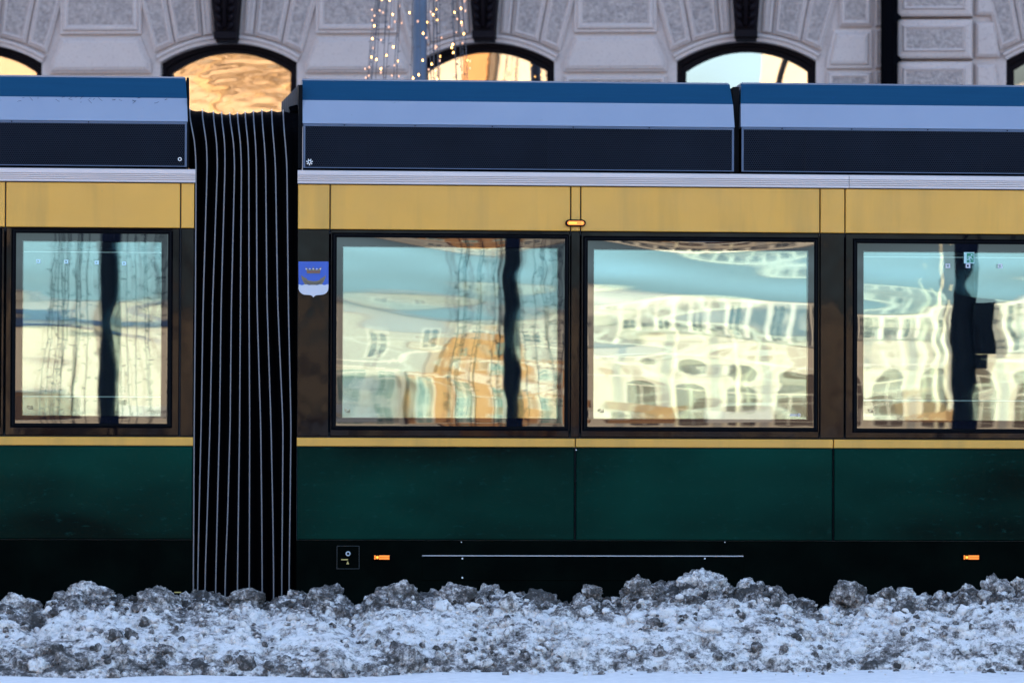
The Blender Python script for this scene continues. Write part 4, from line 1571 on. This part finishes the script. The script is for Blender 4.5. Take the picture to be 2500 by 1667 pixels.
# broad dark signal post with its control box, mirrored in the fourth window
xs_ = mirror_x(2358, -29.0)
sp = thing('signal_post', 'broad dark signal post with a control box, mirrored in the fourth tram window', 'signal post', (xs_, -29.0, 0), math.pi)
m = MB(); m.tube([(0, 0, 0), (0, 0, 5.6)], 0.175, 12); m.build('post', M['dark_post'], sp)
m = MB()
m.plate(-0.42, -0.12, mirror_z(845, -29), mirror_z(728, -29), -0.2, 0.15, 0.02)
m.plate(-0.31, -0.12, mirror_z(905, -29), mirror_z(850, -29), -0.16, 0.12, 0.02)
m.build('control_box', M['dark_post'], sp)

# ------------------------------------------------------------------ the ploughed snow bank
rs = np.random.RandomState(7)


def vnoise(shape, size, cell, seed, octaves=4, gain=0.5):
    """smooth value noise sampled on a grid of the given metric size"""
    r = np.random.RandomState(seed)
    out = np.zeros(shape)
    amp, tot = 1.0, 0.0
    for o in range(octaves):
        nx, ny = int(size[0] / cell) + 3, int(size[1] / cell) + 3
        g_ = r.rand(nx, ny)
        fx = np.linspace(0, size[0] / cell, shape[0])
        fy_ = np.linspace(0, size[1] / cell, shape[1])
        ix, iy = fx.astype(int), fy_.astype(int)
        tx, ty = fx - ix, fy_ - iy
        tx, ty = tx * tx * (3 - 2 * tx), ty * ty * (3 - 2 * ty)
        a = g_[np.ix_(ix, iy)]; b = g_[np.ix_(ix + 1, iy)]; c = g_[np.ix_(ix, iy + 1)]; d = g_[np.ix_(ix + 1, iy + 1)]
        tx, ty = tx[:, None], ty[None]
        out += amp * ((a * (1 - tx) + b * tx) * (1 - ty) + (c * (1 - tx) + d * tx) * ty)
        tot += amp
        amp *= gain
        cell *= 0.5
    return out / tot


BX_0, BX_1 = -5.6, 5.8
Y_CREST, Y_FOOT, Y_BACK = -1.25, -2.34, -0.45
crest_q = [(-1000, 1356), (-600, 1372), (-200, 1350), (0, 1366), (50, 1364), (95, 1392), (118, 1362), (150, 1350), (200, 1345), (250, 1354), (290, 1360), (340, 1354), (380, 1354), (420, 1366), (470, 1356), (510, 1356), (560, 1358),
           (600, 1376), (650, 1354), (700, 1356), (750, 1364), (800, 1388), (830, 1366), (870, 1350), (930, 1344), (985, 1356), (1040, 1348), (1080, 1360), (1140, 1352), (1180, 1350),
           (1260, 1370), (1300, 1366), (1350, 1360), (1390, 1358), (1420, 1366), (1440, 1345), (1500, 1342), (1560, 1338), (1600, 1344), (1660, 1332), (1720, 1336), (1780, 1346), (1850, 1370),
           (1885, 1384), (1920, 1376), (1960, 1366), (2000, 1356), (2060, 1346), (2110, 1356), (2170, 1364), (2200, 1342), (2260, 1336), (2300, 1346), (2352, 1332), (2700, 1350), (3000, 1368), (3400, 1352)]
cxs = np.array([onplane(a * K, (b + 24) * K, Y_CREST).x for a, b in crest_q])
czs = np.array([onplane(a * K, (b + 24) * K, Y_CREST).z for a, b in crest_q])
NX, NF, NBK = 1150, 180, 36
xs = np.linspace(BX_0, BX_1, NX)
crest = np.interp(xs, cxs, czs)
tf = np.linspace(0, 1, NF)
# arc length along the front face, about a metre from foot to crest
prof_y = np.concatenate([Y_FOOT + (Y_CREST - Y_FOOT) * (tf ** 1.15), Y_CREST + (Y_BACK - Y_CREST) * np.linspace(0.02, 1, NBK)])
prof_z = np.concatenate([np.sin(tf * math.pi / 2) ** 0.92, 1 - np.linspace(0.02, 1, NBK) ** 1.6])
NS = NF + NBK
PX = np.repeat(xs[:, None], NS, 1)
lean_l = np.clip((0.6 - xs) / 2.0, 0, 1)[:, None]
foot_w = -0.36 * lean_l + (vnoise((NX, 1), (BX_1 - BX_0, 0.1), 0.5, 3) - 0.5)[:, :1] * 0.35
PY = np.repeat(prof_y[None], NX, 0) + foot_w * np.clip(1 - np.abs(np.arange(NS) / NF), 0, 1)[None]
PZ = crest[:, None] * prof_z[None] - 0.03 * (1 - prof_z[None])
dz_, dy_ = np.gradient(prof_z * 0.45), np.gradient(prof_y)
ln = np.hypot(dz_, dy_)
NY, NZ = -dz_ / ln, dy_ / ln
sl_ = np.concatenate([[0], np.cumsum(np.hypot(np.diff(prof_y), np.diff(prof_z * 0.45)))])
size = (BX_1 - BX_0, sl_[-1])
fgrid = np.linspace(0, 1, NS) * sl_[-1]
DX, DS = xs[1] - xs[0], sl_[-1] / NS
disp = 0.05 * (vnoise((NX, NS), size, 0.28, 11, 3) - 0.5)
dirt = 0.25 * vnoise((NX, NS), size, 0.2, 12, 4)
crust = np.clip((sl_ - sl_[NF] * 0.60) / (sl_[NF] * 0.22), 0, 1)          # the broken, gritty crown
crust_x = np.clip(0.25 + 1.5 * vnoise((NX, 1), (size[0], 0.1), 0.7, 14, 3)[:, 0] - 0.1 * (xs > 1.5) + 0.3 * (xs < 0.6), 0, 1)
warpx = (vnoise((NX, NS), size, 0.035, 15, 3) - 0.5)
warps = (vnoise((NX, NS), size, 0.035, 16, 3) - 0.5)
# real arc positions of the rows (rows are not evenly spaced)
SROW = sl_
layers = [(60, 0.085, 0.17, 0.30, 0.5), (420, 0.04, 0.085, 0.42, 0.5), (3000, 0.017, 0.04, 0.6, 0.45), (9000, 0.009, 0.017, 0.7, 0.4)]
for li, (cnt, r0, r1, sq_, dm) in enumerate(layers):
    for c in range(cnt):
        r = r0 + (r1 - r0) * rs.rand() ** 2
        cx = rs.uniform(BX_0, BX_1)
        top_bias = rs.rand() < (0.55 if li < 3 else 0.3)
        cs = SROW[NF] * (rs.uniform(0.62, 1.08) if top_bias else rs.uniform(0.0, 1.0))
        if not top_bias and li == 0 and rs.rand() < 0.45:
            continue
        i0, i1 = int((cx - r * 1.5 - BX_0) / DX), int((cx + r * 1.5 - BX_0) / DX) + 2
        j0, j1 = np.searchsorted(SROW, cs - r * 1.5), np.searchsorted(SROW, cs + r * 1.5) + 1
        i0, j0 = max(i0, 0), max(j0, 0)
        i1, j1 = min(i1, NX), min(j1, NS)
        if i1 - i0 < 2 or j1 - j0 < 2:
            continue
        ax, asq = rs.uniform(0.75, 1.3), rs.uniform(0.75, 1.3)
        wk = r * 1.1
        ddx = (xs[i0:i1, None] - cx) * ax + warpx[i0:i1, j0:j1] * wk
        dds = (SROW[None, j0:j1] - cs) * asq + warps[i0:i1, j0:j1] * wk
        th = rs.uniform(0, 3.14)
        u_, v_ = ddx * math.cos(th) + dds * math.sin(th), -ddx * math.sin(th) + dds * math.cos(th)
        pw = 2.0 if rs.rand() < 0.5 else 3.0                              # rounder and blockier lumps
        rho = (np.abs(u_ / r) ** pw + np.abs(v_ / (r * rs.uniform(0.65, 1))) ** pw)
        ins = rho < 1
        if not ins.any():
            continue
        ic, jc = min(int((cx - BX_0) / DX), NX - 1), min(np.searchsorted(SROW, cs), NS - 1)
        hgt = disp[max(ic, 0), jc] + sq_ * r * (np.sqrt(np.clip(1 - rho, 0, 1)) - 0.32) + 0.12 * r * rs.randn() + 0.2 * r * u_ / r * rs.randn() * 0.5
        win_ = disp[i0:i1, j0:j1]
        upd = ins & (hgt > win_)
        win_[upd] = hgt[upd]
        pd = 0.15 + 0.85 * crust[jc] * crust_x[max(ic, 0)]
        if cs < SROW[NF] * 0.22:
            pd = 0.5
        val = rs.uniform(0.35, 0.75) if rs.rand() < pd else rs.uniform(0.0, 0.25)
        dw = dirt[i0:i1, j0:j1]
        dw[upd] = dw[upd] * (1 - dm) + val * dm
# dark pits where lumps have dropped out
for c in range(900):
    r = 0.012 + 0.034 * rs.rand() ** 2
    cx, cs = rs.uniform(BX_0, BX_1), SROW[NF] * rs.uniform(0.05, 1.0)
    i0, i1 = max(int((cx - r * 1.6 - BX_0) / DX), 0), min(int((cx + r * 1.6 - BX_0) / DX) + 2, NX)
    j0, j1 = np.searchsorted(SROW, cs - r * 1.6), min(np.searchsorted(SROW, cs + r * 1.6) + 1, NS)
    if i1 - i0 < 2 or j1 - j0 < 2:
        continue
    ddx = (xs[i0:i1, None] - cx) * rs.uniform(0.6, 1.2) + warpx[i0:i1, j0:j1] * r * 1.4
    dds = (SROW[None, j0:j1] - cs) * rs.uniform(0.8, 1.6) + warps[i0:i1, j0:j1] * r * 1.4
    rho = (ddx ** 2 + dds ** 2) / r ** 2
    disp[i0:i1, j0:j1] -= np.exp(-rho * 2.2) * r * 1.9
disp += 0.012 * (vnoise((NX, NS), size, 0.03, 21, 3) - 0.5) + 0.007 * (vnoise((NX, NS), size, 0.012, 22, 2) - 0.5)
fade = np.clip(np.minimum(np.arange(NS) / 14.0, (NS - 1 - np.arange(NS)) / 14.0), 0, 1)[None]
disp = disp * fade
low = np.clip(1 - SROW / (SROW[NF] * 0.34), 0, 1)
dirt += 0.30 * crust[None] * crust_x[:, None] + 0.34 * low[None] * vnoise((NX, NS), size, 0.3, 71, 3) * (1.0 - 0.55 * np.clip((xs - 0.3) / 1.5, 0, 1))[:, None]
dirt += 0.04 + 0.95 * np.clip(vnoise((NX, NS), size, 0.26, 72, 3) - 0.56, 0, 1)
VX = PX
VY = PY + disp * NY[None]
VZ = PZ + disp * NZ[None]
co = np.stack([VX, VY, VZ], -1).reshape(-1, 3)
idx = np.arange(NX * NS).reshape(NX, NS)
quads = np.stack([idx[:-1, :-1], idx[1:, :-1], idx[1:, 1:], idx[:-1, 1:]], -1).reshape(-1, 4)


def ico(sub):
    import bmesh
    bm = bmesh.new()
    bmesh.ops.create_icosphere(bm, subdivisions=sub, radius=1.0)
    v = np.array([x.co[:] for x in bm.verts]); f = np.array([tuple(q.index for q in p.verts) for p in bm.faces])
    bm.free()
    return v, f


def clod_shape(ic, seed, blocky=0.8, rough=0.85):
    """unit clod: cleaved flat faces, lumps, then crumbly grain"""
    v, f = ic
    r_ = random.Random(seed)
    o = Vector((seed * 3.1, seed * 1.7, -seed * 0.9))
    planes = [(np.array(Vector((r_.gauss(0, 1), r_.gauss(0, 1), r_.gauss(0, 1))).normalized()), r_.uniform(0.5, 0.88)) for _ in range(10)]
    k = np.ones(len(v))
    for n_, d_ in planes:
        s_ = v @ n_
        k = np.where(s_ > d_, np.minimum(k, d_ / np.maximum(s_, 1e-6)), k)
    v = v * (1 - blocky + blocky * k)[:, None]
    h = np.array([0.34 * mnoise.fractal(Vector(p) * 1.5 + o, 0.9, 2.1, 3) + 0.17 * mnoise.fractal(Vector(p) * 4.2 + o, 0.7, 2.1, 4) for p in v])
    cl = np.array([min(0.0, mnoise.noise(Vector(p) * 2.6 - o) + 0.12) for p in v])      # crevices
    return v * (1 + rough * (h + 0.30 * cl))[:, None]


ICO5, ICO4, ICO3, ICO2 = ico(5), ico(4), ico(3), ico(2)
SH4 = [clod_shape(ICO5, 100 + i) for i in range(14)]
SH3 = [clod_shape(ICO3, 200 + i) for i in range(16)]
SH2 = [clod_shape(ICO2, 300 + i, 0.5, 0.8) for i in range(16)]
AV, AF, AG = [co], [], [dirt.reshape(-1)]
noff = len(co)


def rand_rot():
    q = rs.randn(4); q /= np.linalg.norm(q)
    a_, b_, c_, d_ = q
    return np.array([[1 - 2 * (c_ * c_ + d_ * d_), 2 * (b_ * c_ - a_ * d_), 2 * (b_ * d_ + a_ * c_)],
                     [2 * (b_ * c_ + a_ * d_), 1 - 2 * (b_ * b_ + d_ * d_), 2 * (c_ * d_ - a_ * b_)],
                     [2 * (b_ * d_ - a_ * c_), 2 * (c_ * d_ + a_ * b_), 1 - 2 * (b_ * b_ + c_ * c_)]])


smooth_mask = vnoise((NX, NS), size, 0.45, 61, 3)


def strew(count, shapes, faces, r0, r1, power, zones, sink):
    """press clods into the face of the bank; zones = [(share, low, high, dirty probability)] along the slope"""
    global noff
    sh = np.array([z_[0] for z_ in zones]); sh = sh / sh.sum()
    for _ in range(count):
        zn = zones[rs.choice(len(zones), p=sh)]
        x = rs.uniform(-4.9, 5.2)
        s_ = SROW[NF] * rs.uniform(zn[1], zn[2])
        i = min(max(int((x - BX_0) / DX), 0), NX - 1)
        j = min(np.searchsorted(SROW, s_), NS - 1)
        dirty_side = 0.75 + 0.5 * crust_x[i]
        isd = rs.rand() < zn[3] * dirty_side
        if smooth_mask[i, j] > 0.56 and zn[1] < 0.6 and rs.rand() < 0.93:
            continue                                   # packed, half melted stretches stay smooth
        r = r0 + (r1 - r0) * rs.rand() ** power
        sc = r * rs.uniform(0.75, 1.25, 3)
        v = (shapes[rs.randint(len(shapes))] * sc) @ rand_rot().T
        v[:, 2] *= 0.85
        c_ = np.array([VX[i, j], VY[i, j] + NY[j] * r * sink, VZ[i, j] + NZ[j] * r * sink])
        AV.append(v + c_)
        AF.append(faces + noff)
        AG.append(np.full(len(v), rs.uniform(0.30, 0.66) if isd else rs.uniform(0.0, 0.28)))
        noff += len(v)


strew(125, SH4, ICO5[1], 0.055, 0.15, 1.4, [(0.62, 0.74, 1.02, 0.85), (0.2, 0.45, 0.74, 0.5), (0.18, 0.03, 0.3, 0.7)], -0.25)
strew(660, SH3, ICO3[1], 0.022, 0.066, 1.3, [(0.6, 0.70, 1.05, 0.8), (0.2, 0.3, 0.7, 0.3), (0.2, 0.0, 0.25, 0.6)], 0.0)
strew(3500, SH2, ICO2[1], 0.008, 0.026, 1.5, [(0.45, 0.66, 1.05, 0.75), (0.3, 0.25, 0.66, 0.3), (0.25, 0.0, 0.25, 0.6)], 0.25)
co = np.concatenate(AV)
tris = np.concatenate(AF)
grit = np.concatenate(AG)
me = bpy.data.meshes.new('snow_bank')
me.vertices.add(len(co)); me.vertices.foreach_set('co', co.reshape(-1))
loops = np.concatenate([quads.reshape(-1), tris.reshape(-1)]).astype(np.int32)
starts = np.concatenate([np.arange(len(quads)) * 4, len(quads) * 4 + np.arange(len(tris)) * 3]).astype(np.int32)
me.loops.add(len(loops)); me.loops.foreach_set('vertex_index', loops)
me.polygons.add(len(starts)); me.polygons.foreach_set('loop_start', starts)
at_ = me.attributes.new('grit', 'FLOAT', 'POINT')
at_.data.foreach_set('value', grit.astype(np.float32))
me.polygons.foreach_set('use_smooth', np.ones(len(starts), dtype=bool))
me.update(calc_edges=True)


def snow_material(name, attr, base=0.0):
    t = NT(name)
    f1, f2 = t.noise(15, 8, 0.74), t.noise(80, 5, 0.75)
    av = t.n('Math', operation='MULTIPLY_ADD'); av.inputs[1].default_value = 0.28
    hv = t.n('Math', operation='MULTIPLY'); hv.inputs[1].default_value = 0.72
    t.l(f1, hv.inputs[0]); t.l(f2, av.inputs[0]); t.l(hv.outputs[0], av.inputs[2])
    fine = av.outputs[0]
    spk = t.noise(75, 4, 0.75)
    if attr:
        a = t.n('Attribute', attribute_name='grit')
        gfac = a.outputs['Fac']
    else:
        v = t.n('Value'); v.outputs[0].default_value = base
        gfac = v.outputs[0]
    ad = t.n('Math', operation='MULTIPLY_ADD')
    t.l(fine, ad.inputs[0]); ad.inputs[1].default_value = 3.0
    sb = t.n('Math', operation='ADD'); sb.inputs[1].default_value = -1.47
    t.l(gfac, sb.inputs[0]); t.l(sb.outputs[0], ad.inputs[2])
    c = t.ramp(ad.outputs[0], [(0.16, (0.93, 0.825, 0.755)), (0.32, (0.62, 0.53, 0.475)), (0.50, (0.21, 0.17, 0.15)), (0.72, (0.045, 0.034, 0.027))])
    dark = t.ramp(spk, [(0.60, 0.0), (0.70, 0.7)])
    c = t.mix(dark, c, (0.10, 0.085, 0.075))
    nrm = t.bump(t.noise(60, 6, 0.75), 1.0, 0.02)
    return t.bsdf(c, 0.75, normal=nrm)


M['snow'] = snow_material('ploughed_snow', True)
me.materials.append(M['snow'])
tag(link('snow_bank', me), kind='stuff')

# big frozen lumps one can pick out
clod_mats = [snow_material('clean_clod_snow', False, 0.10), snow_material('grey_clod_snow', False, 0.36), snow_material('gritty_clod_snow', False, 0.52)]


def clod_mesh(dim, seed, ic, blocky=0.5):
    m = MB()
    m.add(clod_shape(ic, seed, blocky, 0.8) * np.array(dim), ic[1].tolist())
    return m


clods = [  # picture point (2352 scale) of the middle, half width and half height there, mat, depth, label
    (1958, 1366, 40, 43, 2, -1.42, 'largest dark pyramid-shaped snow lump on the crest, below the right end of the tram'),
    (2034, 1368, 24, 24, 2, -1.50, 'rounded brown snow lump just right of the pyramid-shaped lump on the crest'),
    (2082, 1377, 20, 20, 1, -1.55, 'third, greyer lump in the row right of the pyramid-shaped lump'),
    (1461, 1351, 36, 28, 2, -1.42, 'blocky dark snow lump jutting up on the crest below the third window'),
    (1356, 1361, 28, 18, 2, -1.42, 'flat-topped dark lump on the crest left of the blocky one'),
    (1670, 1355, 11, 14, 1, -1.50, 'small round pale lump standing on the crest below the long hatch end'),
    (44, 1398, 52, 42, 1, -1.55, 'big round grey lump at the left edge of the snow bank'),
    (150, 1462, 80, 55, 1, -1.72, 'broad slab-like grey snow block on the front of the bank, far left'),
    (205, 1368, 62, 32, 1, -1.45, 'wide pale crest lump right of the gap at the far left'),
    (388, 1430, 60, 36, 2, -1.62, 'brown slab on the front of the bank below the rear car end'),
    (565, 1373, 44, 30, 2, -1.48, 'humped dark lump on the crest below the black concertina'),
    (630, 1420, 56, 26, 1, -1.62, 'flat grey lump on the front of the bank under the concertina'),
    (735, 1374, 44, 26, 2, -1.48, 'dark cloddy lump on the crest right of the concertina'),
    (925, 1372, 50, 34, 2, -1.48, 'tall gritty lump on the crest below the small socket cover'),
    (1045, 1376, 52, 32, 2, -1.50, 'long dark lump on the crest below the left end of the long hatch'),
    (1272, 1500, 38, 48, 2, -1.86, 'upright brown boulder of ice on the lower front, below the second window'),
    (1462, 1500, 46, 46, 2, -1.84, 'leaning brown ice boulder on the lower front, below the third window'),
    (640, 1510, 54, 34, 2, -1.86, 'brown lump low on the front of the bank under the concertina'),
    (850, 1510, 60, 28, 2, -1.88, 'dark flat lump low on the front below the small socket cover'),
    (1860, 1540, 28, 24, 1, -2.02, 'dark grey lump at the foot of the bank right of centre'),
    (2185, 1544, 20, 17, 2, -2.08, 'round brown lump at the foot of the bank near the right edge'),
    (2230, 1535, 21, 17, 0, -2.08, 'bright white lump at the foot of the bank near the right edge'),
    (2308, 1500, 15, 13, 0, -1.95, 'small clean white lump on the slope at the right edge'),
    (2096, 1545, 22, 15, 2, -2.08, 'low brown lump at the foot of the bank below the pyramid-shaped lump'),
    (1770, 1320 + 40, 20, 16, 2, -1.45, 'slaty angular lump on the crest left of the gap'),
    (2338, 1342, 15, 17, 1, -1.45, 'knob of grey snow on the crest at the right edge'),
]
for k, (qx, qy, hw_, hh__, mt, yy, lab) in enumerate(clods):
    p = onplane(qx * K, qy * K, yy)
    s_ = (yy - CAM_POS.y) / PIX * K
    dx, dz2 = hw_ * s_, hh__ * s_
    o = clod_mesh((dx * 1.05, min(dx, dz2) * 0.95, dz2 * 1.05), 20 + k, ICO5, 0.85).build('snow_lump', clod_mats[mt], smooth=True, fix=False)
    o.location = p
    o.rotation_euler = (0, 0, 0)
    tag(o, lab, 'snow lump', 'frozen lumps on the snow bank')

# crumbs lying on and before the bank, joined
m = MB()
for k in range(900):
    x = rs.uniform(-3.6, 4.0)
    if rs.rand() < 0.35:
        y, z = -2.34 - abs(rs.randn()) * 0.10, 0.012
    else:
        i = int((x - BX_0) / DX); j = int(NF * rs.rand() ** 0.8)
        y, z = VY[i, j], VZ[i, j]
    r = 0.006 + 0.018 * rs.rand() ** 3
    v, f = ICO2
    dd = 1 + 0.22 * np.sin(v @ (rs.randn(3) * 3) + rs.rand() * 6) + 0.12 * np.sin(v @ (rs.randn(3) * 6))
    f = f.tolist()
    vv = v * dd[:, None] * r * rs.uniform(0.7, 1.2, 3)
    m.add(vv + np.array([x, y, z + r * 0.3]), f, 0 if rs.rand() < 0.55 else 1)
o = m.build('snow_crumbs', [clod_mats[0], clod_mats[2]], smooth=True, fix=False)
tag(o, kind='stuff')
